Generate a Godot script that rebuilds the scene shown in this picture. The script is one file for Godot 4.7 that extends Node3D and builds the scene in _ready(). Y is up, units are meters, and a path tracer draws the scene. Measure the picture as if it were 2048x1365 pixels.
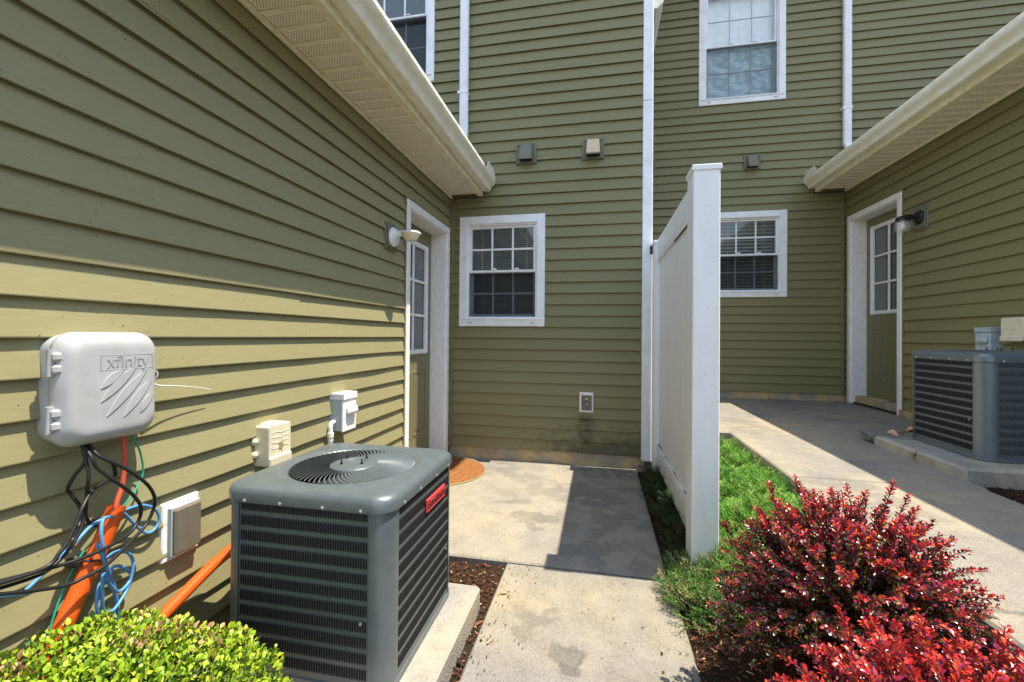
extends Node3D
# A back court between two wings of a row of houses: cooling unit on the left, white fence, red shrubs.

const XL := -1.424
const XR := 2.82
const ZB := -4.02
const ZC := -5.75
const GR := 0.437
const EYE := Vector3(0, 1.17, 0)
var rng := RandomNumberGenerator.new()
var taken := {}
var M := {}
var wob := FastNoiseLite.new()

# ---------------------------------------------------------------- geometry helper
class Geo:
	var st := SurfaceTool.new()
	var xf := Transform3D.IDENTITY
	var sg := -1
	var flat := Rect2()          # when set, uv is laid over this rectangle of the xy plane
	func _init(x := Transform3D.IDENTITY):
		st.begin(Mesh.PRIMITIVE_TRIANGLES)
		xf = x
	func v(p: Vector3, uv := Vector2.ZERO):
		st.set_smooth_group(sg)
		st.set_uv(uv if flat.size.x == 0.0 else Vector2((p.x - flat.position.x) / flat.size.x, 1.0 - (p.y - flat.position.y) / flat.size.y))
		st.add_vertex(xf * p)
	func tri(a: Vector3, b: Vector3, c: Vector3, ua := Vector2.ZERO, ub := Vector2.ZERO, uc := Vector2.ZERO):   # counter-clockwise from outside
		v(a, ua); v(c, uc); v(b, ub)
	func quad(a: Vector3, b: Vector3, c: Vector3, d: Vector3):
		tri(a, b, c); tri(a, c, d)
	func quv(a: Vector3, b: Vector3, c: Vector3, d: Vector3, u0: Vector2, u1: Vector2):
		tri(a, b, c, u0, Vector2(u1.x, u0.y), u1); tri(a, c, d, u0, u1, Vector2(u0.x, u1.y))
	func face(pts: Array, out: Vector3):
		var n: Vector3 = (pts[1] - pts[0]).cross(pts[2] - pts[0])
		if n.dot(out) < 0: pts.reverse()
		for i in range(1, pts.size() - 1): tri(pts[0], pts[i], pts[i + 1])
	func box(c: Vector3, s: Vector3, b := 0.0, bas := Basis.IDENTITY):
		var h := s * 0.5
		var keep := xf
		xf = xf * Transform3D(bas, c)
		b = minf(b, minf(h.x, minf(h.y, h.z)) * 0.9)
		var ax := [Vector3(1, 0, 0), Vector3(0, 1, 0), Vector3(0, 0, 1)]
		for i in 3:
			var j := (i + 1) % 3
			var k := (i + 2) % 3
			for si in [-1.0, 1.0]:
				var o: Vector3 = ax[i] * h[i] * si
				var a: Vector3 = ax[j] * (h[j] - b)
				var d: Vector3 = ax[k] * (h[k] - b)
				face([o + a + d, o - a + d, o - a - d, o + a - d], o)
			if b > 0.0:
				for sj in [-1.0, 1.0]:
					for sk in [-1.0, 1.0]:
						var a2: Vector3 = ax[j] * h[j] * sj + ax[k] * (h[k] - b) * sk
						var b2: Vector3 = ax[j] * (h[j] - b) * sj + ax[k] * h[k] * sk
						var e: Vector3 = ax[i] * (h[i] - b)
						face([a2 + e, a2 - e, b2 - e, b2 + e], a2 + b2)
		if b > 0.0:
			for sx in [-1.0, 1.0]:
				for sy in [-1.0, 1.0]:
					for sz in [-1.0, 1.0]:
						var q := Vector3(sx, sy, sz)
						face([Vector3(h.x, h.y - b, h.z - b) * q, Vector3(h.x - b, h.y, h.z - b) * q, Vector3(h.x - b, h.y - b, h.z) * q], q)
		xf = keep
	func bb(u0: float, u1: float, y0: float, y1: float, z0: float, z1: float, b := 0.0):   # box by its bounds
		box(Vector3((u0 + u1) / 2, (y0 + y1) / 2, (z0 + z1) / 2), Vector3(u1 - u0, y1 - y0, z1 - z0), b)
	func tube(pts: Array, r: float, n := 8, r1 := -1.0, caps := true):
		var old := sg
		sg = 0
		var rings := []
		var up := Vector3(0.31, 0.9, 0.2).normalized()
		for i in pts.size():
			var t: Vector3 = (pts[mini(i + 1, pts.size() - 1)] - pts[maxi(i - 1, 0)]).normalized()
			var a: Vector3 = (up - t * up.dot(t))
			if a.length() < 0.05: a = t.cross(Vector3(1, 0, 0))
			a = a.normalized()
			up = a
			var c := t.cross(a)
			var rr := r if r1 < 0.0 else lerpf(r, r1, float(i) / (pts.size() - 1))
			var ring := []
			for k in n:
				var w := TAU * k / n
				ring.append(pts[i] + (a * cos(w) + c * sin(w)) * rr)
			rings.append(ring)
		for i in rings.size() - 1:
			for k in n:
				var k2 := (k + 1) % n
				quad(rings[i][k], rings[i][k2], rings[i + 1][k2], rings[i + 1][k])
		if caps:
			sg = -1
			var f0: Array = rings[0].duplicate()
			face(f0, pts[0] - pts[1])
			var f1: Array = rings[-1].duplicate()
			face(f1, pts[-1] - pts[-2])
		sg = old
	func lathe(prof: Array, n := 24):    # prof: Vector2(radius, height) round y, from the bottom up on the outside
		for i in prof.size() - 1:
			for k in n:
				var a := TAU * k / n
				var b := TAU * (k + 1) / n
				var p: Vector2 = prof[i]
				var q: Vector2 = prof[i + 1]
				var da := Vector3(cos(a), 0, -sin(a))
				var db := Vector3(cos(b), 0, -sin(b))
				var A := da * p.x + Vector3(0, p.y, 0)
				var B := db * p.x + Vector3(0, p.y, 0)
				var C := db * q.x + Vector3(0, q.y, 0)
				var D := da * q.x + Vector3(0, q.y, 0)
				if p.x > 1e-6: tri(A, B, C)
				if q.x > 1e-6: tri(A, C, D)
	func prism(poly: PackedVector2Array, z0: float, z1: float):   # outline in xy, counter-clockwise, from z0 up to z1
		if Geometry2D.is_polygon_clockwise(poly): poly.reverse()
		var t := Geometry2D.triangulate_polygon(poly)
		for i in range(0, t.size(), 3):
			var a := poly[t[i]]; var b := poly[t[i + 1]]; var c := poly[t[i + 2]]
			face([Vector3(a.x, a.y, z1), Vector3(b.x, b.y, z1), Vector3(c.x, c.y, z1)], Vector3(0, 0, 1))
			face([Vector3(a.x, a.y, z0), Vector3(b.x, b.y, z0), Vector3(c.x, c.y, z0)], Vector3(0, 0, -1))
		for i in poly.size():
			var p := poly[i]; var q := poly[(i + 1) % poly.size()]
			quad(Vector3(p.x, p.y, z0), Vector3(q.x, q.y, z0), Vector3(q.x, q.y, z1), Vector3(p.x, p.y, z1))
	func done() -> ArrayMesh:
		st.generate_normals()
		return st.commit()

func numbered(n: String) -> String:
	if not taken.has(n):
		taken[n] = 0
		return n
	taken[n] += 1
	return "%s_%03d" % [n, taken[n]]

func part(n: String, mesh: Mesh, mat: Material, parent: Node, label := "") -> MeshInstance3D:
	var o := MeshInstance3D.new()
	o.mesh = mesh
	if mat: o.material_override = mat
	var k := str(parent.get_instance_id()) + n
	if taken.has(k):
		taken[k] += 1
		o.name = "%s_%03d" % [n, taken[k]]
	else:
		taken[k] = 0
		o.name = n
	parent.add_child(o, true)
	if label: o.set_meta("label", label)
	return o

func tag(o: Node, label: String, cat: String, group := ""):
	o.set_meta("label", label)
	o.set_meta("category", cat)
	if group: o.set_meta("group", group)

func thing(n: String, label: String, cat: String, x := Transform3D.IDENTITY, group := "") -> Node3D:
	var o := Node3D.new()
	o.name = numbered(n)
	o.transform = x
	add_child(o, true)
	tag(o, label, cat, group)
	return o

func struct(n: String, mesh: Mesh, mat: Material) -> MeshInstance3D:
	var o := MeshInstance3D.new()
	o.mesh = mesh
	o.material_override = mat
	o.name = numbered(n)
	add_child(o, true)
	o.set_meta("kind", "structure")
	return o

func multi(n: String, mesh: Mesh, mat: Material, xs: Array, cols: Array, parent: Node) -> MultiMeshInstance3D:
	var mm := MultiMesh.new()
	mm.transform_format = MultiMesh.TRANSFORM_3D
	mm.use_colors = cols.size() > 0
	mm.mesh = mesh
	mm.instance_count = xs.size()
	for i in xs.size():
		mm.set_instance_transform(i, xs[i])
		if cols.size(): mm.set_instance_color(i, cols[i])
	var o := MultiMeshInstance3D.new()
	o.multimesh = mm
	if mat: o.material_override = mat
	o.name = n
	parent.add_child(o, true)
	o.set_meta("kind", "stuff")
	return o

# ---------------------------------------------------------------- materials
func lin(r: float, g: float, b: float) -> Color:
	return Color(r, g, b).linear_to_srgb()

func mat(n: String, c: Color, rough := 0.6, spec := 0.4) -> StandardMaterial3D:
	var m := StandardMaterial3D.new()
	m.resource_name = n
	m.albedo_color = c
	m.roughness = rough
	m.metallic_specular = spec
	M[n] = m
	return m

func grey(sd: int, freq: float, oct: int, w: int, h: int, type := FastNoiseLite.TYPE_SIMPLEX_SMOOTH) -> PackedByteArray:
	var f := FastNoiseLite.new()
	f.seed = sd
	f.noise_type = type
	f.frequency = freq
	f.fractal_octaves = oct
	if oct == 1: f.fractal_type = FastNoiseLite.FRACTAL_NONE
	return f.get_seamless_image(w, h).get_data()

func tex(im: Image) -> ImageTexture:
	return ImageTexture.create_from_image(im)

func ramp(b: PackedByteArray, w: int, h: int, lo: Color, hi: Color, gain := 1.0) -> ImageTexture:
	var pal := PackedByteArray()
	for i in 256:
		var t := clampf((i / 255.0 - 0.5) * gain + 0.5, 0, 1)
		var c := lo.lerp(hi, t)
		pal.append(int(c.r * 255)); pal.append(int(c.g * 255)); pal.append(int(c.b * 255))
	var out := PackedByteArray()
	out.resize(w * h * 3)
	for i in w * h:
		var k := b[i] * 3
		out[i * 3] = pal[k]; out[i * 3 + 1] = pal[k + 1]; out[i * 3 + 2] = pal[k + 2]
	return tex(Image.create_from_data(w, h, false, Image.FORMAT_RGB8, out))

func bump(b: PackedByteArray, w: int, h: int, k: float) -> ImageTexture:
	var im := Image.create_from_data(w, h, false, Image.FORMAT_L8, b)
	im.convert(Image.FORMAT_RGBA8)
	im.bump_map_to_normal_map(k)
	return tex(im)

func tri_map(m: StandardMaterial3D, s: Vector3, albedo: Texture2D, normal: Texture2D = null, ns := 1.0):
	m.uv1_triplanar = true
	m.uv1_world_triplanar = true
	m.uv1_triplanar_sharpness = 8.0
	m.uv1_scale = s
	if albedo: m.albedo_texture = albedo
	if normal:
		m.normal_enabled = true
		m.normal_texture = normal
		m.normal_scale = ns

func over(m: StandardMaterial3D, t: Texture2D, s: float):      # a second texture, multiplied in
	m.detail_enabled = true
	m.detail_blend_mode = BaseMaterial3D.BLEND_MODE_MUL
	m.detail_uv_layer = BaseMaterial3D.DETAIL_UV_2
	m.detail_albedo = t
	m.uv2_triplanar = true
	m.uv2_world_triplanar = true
	m.uv2_triplanar_sharpness = 8.0
	m.uv2_scale = Vector3.ONE * s

func specks(sd: int, n: int, side: int, dark: float, rmax: float) -> ImageTexture:
	var im := Image.create(side, side, false, Image.FORMAT_RGB8)
	im.fill(Color.WHITE)
	var r := RandomNumberGenerator.new()
	r.seed = sd
	for i in n:
		var x := r.randi_range(3, side - 4)
		var y := r.randi_range(3, side - 4)
		var rad := r.randf_range(0.5, rmax)
		var d := r.randf_range(dark, 0.75)
		for a in range(-3, 4):
			for b in range(-3, 4):
				if a * a + b * b <= rad * rad: im.set_pixel(x + a, y + b, Color(d, d, d * 0.95))
	return tex(im)

# concrete: mottled, pitted, with stains; blots are [u, v, radius, strength, ring] in the texture's own 0..1
func concrete(sd: int, n: int, blots: Array, warm := 1.0, edge := 0.0) -> ImageTexture:
	var a := grey(sd, 2.2 / n, 4, n, n)
	var b := grey(sd + 1, 9.0 / n, 5, n, n)
	var c := grey(sd + 2, 0.23, 2, n, n)
	var e := grey(sd + 3, 60.0 / n, 3, n, n)
	var out := PackedByteArray()
	out.resize(n * n * 3)
	var dark := PackedFloat32Array()
	dark.resize(n * n)
	for q in blots:
		var R: float = q[2] * n
		var cx: float = q[0] * n
		var cy: float = q[1] * n
		for y in range(maxi(0, int(cy - R)), mini(n, int(cy + R))):
			for x in range(maxi(0, int(cx - R)), mini(n, int(cx + R))):
				var i := y * n + x
				var d := Vector2(x - cx, y - cy).length() / R + (b[i] - 128) / 85.0 + (a[i] - 128) / 160.0
				var k := clampf(1.0 - d, 0, 1)
				if q[4] > 0.0: k = clampf(1.0 - absf(d - 0.72) / q[4], 0, 1) * 0.9
				dark[i] = maxf(dark[i], smoothstep(0.0, 0.75, k) * q[3] * 0.6)
	for i in n * n:
		var g := 0.86 + (a[i] - 128) / 128.0 * 0.05 + (b[i] - 128) / 128.0 * 0.06 + (c[i] - 128) / 128.0 * 0.15 + (e[i] - 128) / 128.0 * 0.06
		var st := clampf((e[i] - 168) / 60.0, 0, 1) * 0.16 * clampf((b[i] - 96) / 60.0, 0, 1)
		g *= 1.0 - st
		g *= 1.0 - dark[i] * lerpf(0.35, 1.45, smoothstep(90.0, 168.0, c[i] * 0.45 + b[i] * 0.55))
		if c[i] > 204: g *= 0.70
		var w := (a[i] - 128) / 128.0 * 0.05 * warm
		g = clampf(g, 0, 1)
		out[i * 3] = int(clampf(g * (1.0 + w), 0, 1) * 255)
		out[i * 3 + 1] = int(clampf(g * (0.978 + w * 0.4), 0, 1) * 255)
		out[i * 3 + 2] = int(clampf(g * (0.935 - w), 0, 1) * 255)
	return tex(Image.create_from_data(n, n, false, Image.FORMAT_RGB8, out))

func mildew() -> ImageTexture:
	var n := 512
	var a := grey(201, 0.03, 5, n, n)
	var b := grey(202, 0.2, 2, n, n)
	var out := PackedByteArray()
	out.resize(n * n * 3)
	for y in n:
		for x in n:
			var u := -1.424 + 1.8 * x / n
			var h := 0.95 * (1.0 - float(y) / n)
			var w := (a[y * n + x] - 128) / 128.0
			var run := exp(-pow((u + 0.11 + w * 0.05) / 0.075, 2.0)) * smoothstep(0.50, 0.40, h) * (0.55 + w * 0.5)
			var foot := smoothstep(0.38 + w * 0.2, 0.08, h) * smoothstep(-0.75, -0.10, u + w * 0.3) * 0.6
			var spot := 0.5 if b[y * n + x] > 206 and h < 0.6 and u > -0.9 else 0.0
			var k := clampf(maxf(run * 0.6, foot * 0.6) + spot * (0.25 + foot), 0.0, 0.6)
			var i := (y * n + x) * 3
			out[i] = int(255 * (1.0 - k * 0.85))
			out[i + 1] = int(255 * (1.0 - k * 0.88))
			out[i + 2] = int(255 * (1.0 - k * 0.86))
	return tex(Image.create_from_data(n, n, false, Image.FORMAT_RGB8, out))

func materials():
	var n := 512
	var grain := grey(5, 0.02, 4, n, n)
	var fine := grey(6, 0.12, 3, n, n)
	var broad := grey(7, 0.008, 4, n, n)
	var t_grain := ramp(grain, n, n, Color(0.965, 0.965, 0.955), Color(1, 1, 1), 1.6)
	var t_broad := ramp(broad, n, n, Color(0.95, 0.95, 0.94), Color(1, 1, 1), 1.5)
	var n_grain := bump(grain, n, n, 2.0)
	var n_fine := bump(fine, n, n, 3.0)
	var t_specks := specks(11, 240, 1024, 0.10, 2.3)
	var t_specks2 := specks(12, 80, 1024, 0.25, 1.9)
	# sage siding, embossed with a fine wood grain that runs along the board
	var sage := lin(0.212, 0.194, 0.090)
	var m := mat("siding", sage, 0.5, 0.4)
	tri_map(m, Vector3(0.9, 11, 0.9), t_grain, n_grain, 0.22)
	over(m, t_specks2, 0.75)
	m = mat("siding_left_sunlit", lin(0.292, 0.268, 0.142), 0.5, 0.4)  # paler than the other walls: sunlight is painted into this colour
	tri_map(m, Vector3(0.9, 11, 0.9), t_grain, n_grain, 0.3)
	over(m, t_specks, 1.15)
	# boards at the foot of the near back wall: mildew runs below the outlet and along the bottom
	m = mat("siding_stained", sage, 0.5, 0.4)
	m.albedo_texture = mildew()
	over(m, t_specks2, 0.75)
	m = mat("siding_trim", lin(0.185, 0.175, 0.087), 0.5)
	tri_map(m, Vector3(2, 2, 2), t_broad)
	m = mat("sheathing", lin(0.10, 0.09, 0.07), 0.9)
	m = mat("white_vinyl", lin(0.86, 0.865, 0.885), 0.35, 0.45)
	tri_map(m, Vector3(1.2, 1.2, 1.2), t_broad)
	over(m, t_specks2, 1.3)
	m = mat("white_wood", lin(0.83, 0.825, 0.82), 0.5, 0.4)
	tri_map(m, Vector3(2.5, 0.9, 2.5), ramp(grain, n, n, Color(0.96, 0.955, 0.94), Color(1, 1, 1), 2.0), n_fine, 0.06)
	m = mat("white_fence", lin(0.90, 0.905, 0.915), 0.32, 0.45)
	tri_map(m, Vector3(2, 0.5, 2), ramp(broad, n, n, Color(0.978, 0.975, 0.962), Color(1, 1, 1), 1.5))
	over(m, t_specks, 1.5)
	# cream trim, yellowed and mildewed
	var mould := ramp(grey(21, 0.012, 5, n, n), n, n, Color(0.93, 0.905, 0.80), Color(1, 1, 0.98), 1.8)
	m = mat("cream_trim", lin(0.86, 0.83, 0.71), 0.4)
	tri_map(m, Vector3(2.2, 2.2, 1.6), mould)
	over(m, t_specks, 1.6)
	m = mat("cream_gutter", lin(0.88, 0.865, 0.79), 0.35)
	tri_map(m, Vector3(2.0, 2.0, 1.3), ramp(grey(22, 0.012, 5, n, n), n, n, Color(0.95, 0.935, 0.87), Color(1, 1, 1), 1.6))
	over(m, t_specks, 1.8)
	m = mat("soffit_plain", lin(0.90, 0.85, 0.69), 0.5)
	tri_map(m, Vector3(2, 2, 1.2), t_broad)
	# vented soffit strip: rows of drilled holes
	var hole := Image.create(256, 96, false, Image.FORMAT_RGB8)
	hole.fill(Color(1, 1, 1))
	for r in 6:
		for c in 17:
			var cx := 12 + c * 14 + (7 if r % 2 else 0)
			var cy := 13 + r * 14
			for a in range(-4, 5):
				for b in range(-4, 5):
					if a * a + b * b <= 9: hole.set_pixel(clampi(cx + a, 0, 255), clampi(cy + b, 0, 95), Color(0.10, 0.085, 0.06))
	m = mat("soffit_vented", lin(0.90, 0.85, 0.69), 0.5)
	m.albedo_texture = tex(hole)
	# doors, dark interiors, glass
	m = mat("door_paint", lin(0.20, 0.188, 0.10), 0.45, 0.4)
	tri_map(m, Vector3(3, 1, 3), t_grain, n_fine, 0.08)
	mat("room_dark", lin(0.035, 0.033, 0.03), 0.9)
	mat("room_grey", lin(0.12, 0.115, 0.105), 0.9)
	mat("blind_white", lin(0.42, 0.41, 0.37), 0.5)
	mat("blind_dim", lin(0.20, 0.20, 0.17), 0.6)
	m = mat("glass", Color(0.85, 0.92, 0.92, 0.05), 0.02, 0.5)
	m.transparency = BaseMaterial3D.TRANSPARENCY_ALPHA
	m = mat("screen_mesh", Color(0.05, 0.055, 0.06, 0.22), 0.9, 0.2)
	m.transparency = BaseMaterial3D.TRANSPARENCY_ALPHA
	m = mat("screen_fine", Color(0.35, 0.42, 0.45, 0.12), 0.9, 0.2)
	m.transparency = BaseMaterial3D.TRANSPARENCY_ALPHA
	m = mat("clear_jar", Color(0.9, 0.92, 0.9, 0.18), 0.05, 0.5)
	m.transparency = BaseMaterial3D.TRANSPARENCY_ALPHA
	mat("sash_grey", lin(0.35, 0.40, 0.43), 0.4)
	mat("pale_bar", lin(0.50, 0.57, 0.61), 0.5)
	mat("screen_frame", lin(0.14, 0.16, 0.175), 0.4)
	mat("black_metal", lin(0.02, 0.02, 0.02), 0.35)
	m = mat("curtain", lin(0.84, 0.88, 0.90), 0.8)
	tri_map(m, Vector3(1.5, 2.5, 1.5), t_broad)
	m = mat("curtain_blue", lin(0.55, 0.75, 0.80), 0.8)
	tri_map(m, Vector3(1.5, 3.5, 1.5), ramp(broad, n, n, Color(0.7, 0.72, 0.74), Color(1, 1, 1), 2.0))
	# ground
	var t_grit := specks(13, 2200, 1024, 0.35, 1.7)
	var n_con := bump(grey(31, 0.2, 4, n, n), n, n, 3.0)
	m = mat("patio_concrete", lin(0.385, 0.366, 0.337), 0.85, 0.3)
	m.albedo_texture = concrete(41, 1024, [[0.78, 0.12, 0.10, 0.30, 0.3], [0.90, 0.10, 0.09, 0.34, 0.35], [0.66, 0.14, 0.06, 0.2, 0.0], [0.95, 0.2, 0.14, 0.22, 0.0], [0.80, 0.62, 0.22, 0.16, 0.0], [0.52, 0.66, 0.13, 0.24, 0.0], [0.56, 0.73, 0.05, 0.22, 0.3], [0.60, 0.40, 0.15, 0.10, 0.0], [0.86, 0.85, 0.2, 0.18, 0.0], [0.4, 0.2, 0.1, 0.1, 0.0], [0.30, 0.02, 0.06, 0.25, 0.0], [0.55, 0.01, 0.05, 0.2, 0.0], [0.75, 0.4, 0.2, 0.14, 0.0]], 0.6)
	m.normal_enabled = true
	m.normal_texture = n_con
	m.normal_scale = 0.25
	over(m, t_grit, 1.3)
	m = mat("path_concrete", lin(0.345, 0.33, 0.306), 0.85, 0.3)
	m.albedo_texture = concrete(51, 1024, [[0.24, 0.40, 0.05, 0.42, 0.0], [0.14, 0.24, 0.07, 0.25, 0.0], [0.25, 0.52, 0.035, 0.35, 0.0], [0.70, 0.20, 0.05, 0.16, 0.0], [0.86, 0.38, 0.04, 0.2, 0.0], [0.5, 0.6, 0.2, 0.10, 0.0], [0.10, 0.32, 0.05, 0.2, 0.0], [0.2, 0.64, 0.03, 0.3, 0.0]], 1.0)
	m.normal_enabled = true
	m.normal_texture = n_con
	m.normal_scale = 0.25
	over(m, t_grit, 1.3)
	var con := concrete(61, 1024, [[0.3, 0.3, 0.15, 0.10, 0.0], [0.75, 0.65, 0.2, 0.12, 0.0]], 0.8)
	m = mat("walk_concrete", lin(0.36, 0.342, 0.312), 0.85, 0.3)
	tri_map(m, Vector3.ONE * 0.6, con, n_con, 0.3)
	m = mat("pad_concrete", lin(0.45, 0.44, 0.415), 0.85, 0.3)
	tri_map(m, Vector3.ONE * 0.9, con, n_con, 0.5)
	over(m, t_specks, 2.4)
	m = mat("kerb_earth", lin(0.20, 0.155, 0.105), 0.95, 0.2)
	tri_map(m, Vector3.ONE * 1.4, con, n_con, 0.6)
	m = mat("foundation", lin(0.62, 0.53, 0.38), 0.9, 0.2)
	tri_map(m, Vector3(1.1, 1.5, 1.1), concrete(71, 512, [[0.2, 0.4, 0.10, 0.45, 0.0], [0.52, 0.6, 0.08, 0.5, 0.0], [0.85, 0.5, 0.14, 0.4, 0.0], [0.35, 0.8, 0.1, 0.3, 0.0]], 2.5), n_con, 0.6)
	m = mat("soil", lin(0.035, 0.024, 0.016), 0.95, 0.2)
	tri_map(m, Vector3.ONE * 2.0, t_broad, n_con, 1.0)
	mat("soil_far", lin(0.10, 0.10, 0.06), 0.95, 0.2)
	m = mat("roof_shingle", lin(0.08, 0.075, 0.07), 0.95, 0.2)
	# cooling units
	var t_ac := ramp(grey(81, 0.014, 5, n, n), n, n, Color(0.94, 0.945, 0.95), Color(1, 1, 1), 1.7)
	m = mat("unit_paint", lin(0.098, 0.122, 0.133), 0.33, 0.65)
	tri_map(m, Vector3.ONE * 2.2, t_ac, bump(grey(82, 0.05, 3, n, n), n, n, 2.0), 0.07)
	over(m, t_specks2, 2.0)
	m = mat("unit_panel", lin(0.075, 0.094, 0.102), 0.36, 0.6)
	m = mat("unit_louver", lin(0.055, 0.068, 0.074), 0.42, 0.5)
	mat("unit_gap", lin(0.008, 0.008, 0.009), 0.8)
	mat("screw_steel", lin(0.45, 0.45, 0.44), 0.3, 0.6)
	M.screw_steel.metallic = 0.8
	mat("badge_red", lin(0.55, 0.055, 0.06), 0.35)
	mat("badge_dark", lin(0.08, 0.008, 0.012), 0.5)
	# fixtures
	m = mat("grey_plastic", lin(0.43, 0.44, 0.465), 0.42, 0.4)
	tri_map(m, Vector3.ONE * 2.0, t_broad)
	over(m, t_specks, 2.2)
	mat("grey_emboss", lin(0.32, 0.33, 0.35), 0.5)
	mat("rib_shade", lin(0.20, 0.205, 0.22), 0.6)
	m = mat("beige_plastic", lin(0.72, 0.66, 0.50), 0.45)
	tri_map(m, Vector3.ONE * 3.0, t_broad)
	mat("beige_shade", lin(0.30, 0.24, 0.12), 0.7)
	m = mat("meter_grey", lin(0.40, 0.46, 0.50), 0.45)
	tri_map(m, Vector3.ONE * 3.0, t_broad)
	mat("cable_black", lin(0.018, 0.018, 0.02), 0.4)
	mat("cable_blue", lin(0.10, 0.30, 0.62), 0.4)
	mat("cable_green", lin(0.01, 0.32, 0.22), 0.45)
	mat("tube_red", lin(0.55, 0.09, 0.045), 0.45)
	mat("conduit_orange", lin(0.72, 0.11, 0.012), 0.4)
	mat("nylon_white", lin(0.75, 0.75, 0.72), 0.4)
	m = mat("bronze_cover", lin(0.17, 0.15, 0.115), 0.35)
	tri_map(m, Vector3.ONE * 4.0, t_broad)
	m = mat("vent_olive", lin(0.175, 0.168, 0.125), 0.5)
	tri_map(m, Vector3.ONE * 4.0, t_broad)
	m = mat("mat_rust", lin(0.29, 0.135, 0.055), 0.9, 0.2)
	tri_map(m, Vector3.ONE * 2.0, ramp(grey(91, 0.02, 5, n, n), n, n, Color(0.86, 0.80, 0.76), Color(1, 1, 0.98), 1.4), n_con, 0.25)
	mat("lamp_cream", lin(0.74, 0.68, 0.5), 0.25)
	# plants
	m = mat("leaf", Color.WHITE, 0.42, 0.45)
	m.vertex_color_use_as_albedo = true
	m.backlight_enabled = true
	m.backlight = Color(0.35, 0.35, 0.35)
	m = mat("leaf_gloss", Color.WHITE, 0.27, 0.62)
	m.vertex_color_use_as_albedo = true
	m.backlight_enabled = true
	m.backlight = Color(0.3, 0.3, 0.3)
	m = mat("needle", Color.WHITE, 0.55, 0.35)
	m.vertex_color_use_as_albedo = true
	m = mat("chip", Color.WHITE, 0.9, 0.2)
	m.vertex_color_use_as_albedo = true
	mat("twig", lin(0.09, 0.05, 0.03), 0.8)
	mat("twig_red", lin(0.20, 0.035, 0.03), 0.6)
	mat("dry_leaf", lin(0.42, 0.27, 0.14), 0.8)

# ---------------------------------------------------------------- walls in their own axes: u along, y up, z outwards
func wall_axes(side: String) -> Transform3D:
	match side:
		"left": return Transform3D(Basis(Vector3(0, 0, -1), Vector3.UP, Vector3(1, 0, 0)), Vector3(XL, 0, 0))
		"right": return Transform3D(Basis(Vector3(0, 0, 1), Vector3.UP, Vector3(-1, 0, 0)), Vector3(XR, 0, 0))
		"back_left": return Transform3D(Basis.IDENTITY, Vector3(0, 0, ZB))
	return Transform3D(Basis.IDENTITY, Vector3(0, 0, ZC))

# pieces of a wall rectangle that no opening covers: [u0, u1, y0, y1]
func around(u0: float, u1: float, y0: float, y1: float, holes: Array) -> Array:
	var ys := [y0, y1]
	for h in holes:
		for k in [2, 3]:
			if h[k] > y0 + 1e-4 and h[k] < y1 - 1e-4: ys.append(h[k])
	ys.sort()
	var out := []
	for i in ys.size() - 1:
		var a: float = ys[i]
		var b: float = ys[i + 1]
		if b - a < 1e-4: continue
		var cut := []
		for h in holes:
			if h[2] < (a + b) / 2 and h[3] > (a + b) / 2 and h[1] > u0 and h[0] < u1: cut.append([maxf(h[0], u0), minf(h[1], u1)])
		cut.sort_custom(func(p, q): return p[0] < q[0])
		var at := u0
		for c in cut:
			if c[0] - at > 1e-3: out.append([at, c[0], a, b])
			at = maxf(at, c[1])
		if u1 - at > 1e-3: out.append([at, u1, a, b])
	return out

func board_mesh(u0: float, u1: float, a: float, b: float, lo: float, cs: float, lip: bool, proud: float, sd: float) -> ArrayMesh:
	var g := Geo.new()
	g.flat = Rect2(-1.424, 0.0, 1.8, 0.95)
	var n := maxi(1, int((u1 - u0) / 0.22))
	var rows := []
	for i in n + 1:
		var u := lerpf(u0, u1, float(i) / n)
		var w := wob.get_noise_2d(u * 1.6, sd * 7.3)
		var w2 := wob.get_noise_2d(u * 2.3 + 40.0, sd * 5.1)
		var z0 := lerpf(0.0205, 0.003, (a - lo) / cs) + proud + w * 0.006
		var z1 := lerpf(0.0205, 0.003, (b - lo) / cs) + proud
		var y0 := a + (w2 * 0.0012 if lip else 0.0)
		var r := [Vector3(u, b + 0.026, -0.004), Vector3(u, b + 0.026, z1 - 0.001), Vector3(u, b, z1)] if b > lo + cs - 0.001 else [Vector3(u, b, -0.004), Vector3(u, b, z1)]
		if lip: r.append_array([Vector3(u, y0 + 0.004, z0), Vector3(u, y0 + 0.0008, z0 - 0.0006), Vector3(u, y0 + 0.0002, z0 - 0.0035), Vector3(u, y0 + 0.021, z0 - 0.0072), Vector3(u, y0 + 0.024, -0.004)])
		else: r.append_array([Vector3(u, y0, z0), Vector3(u, y0, -0.004)])
		rows.append(r)
	for i in n:
		for k in rows[0].size() - 1:
			g.sg = k + 1
			g.quad(rows[i][k + 1], rows[i + 1][k + 1], rows[i + 1][k], rows[i][k])
	g.sg = -1
	for e in [0, n]:
		g.face(rows[e].duplicate(), Vector3(-1 if e == 0 else 1, 0, 0))
	return g.done()

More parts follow.
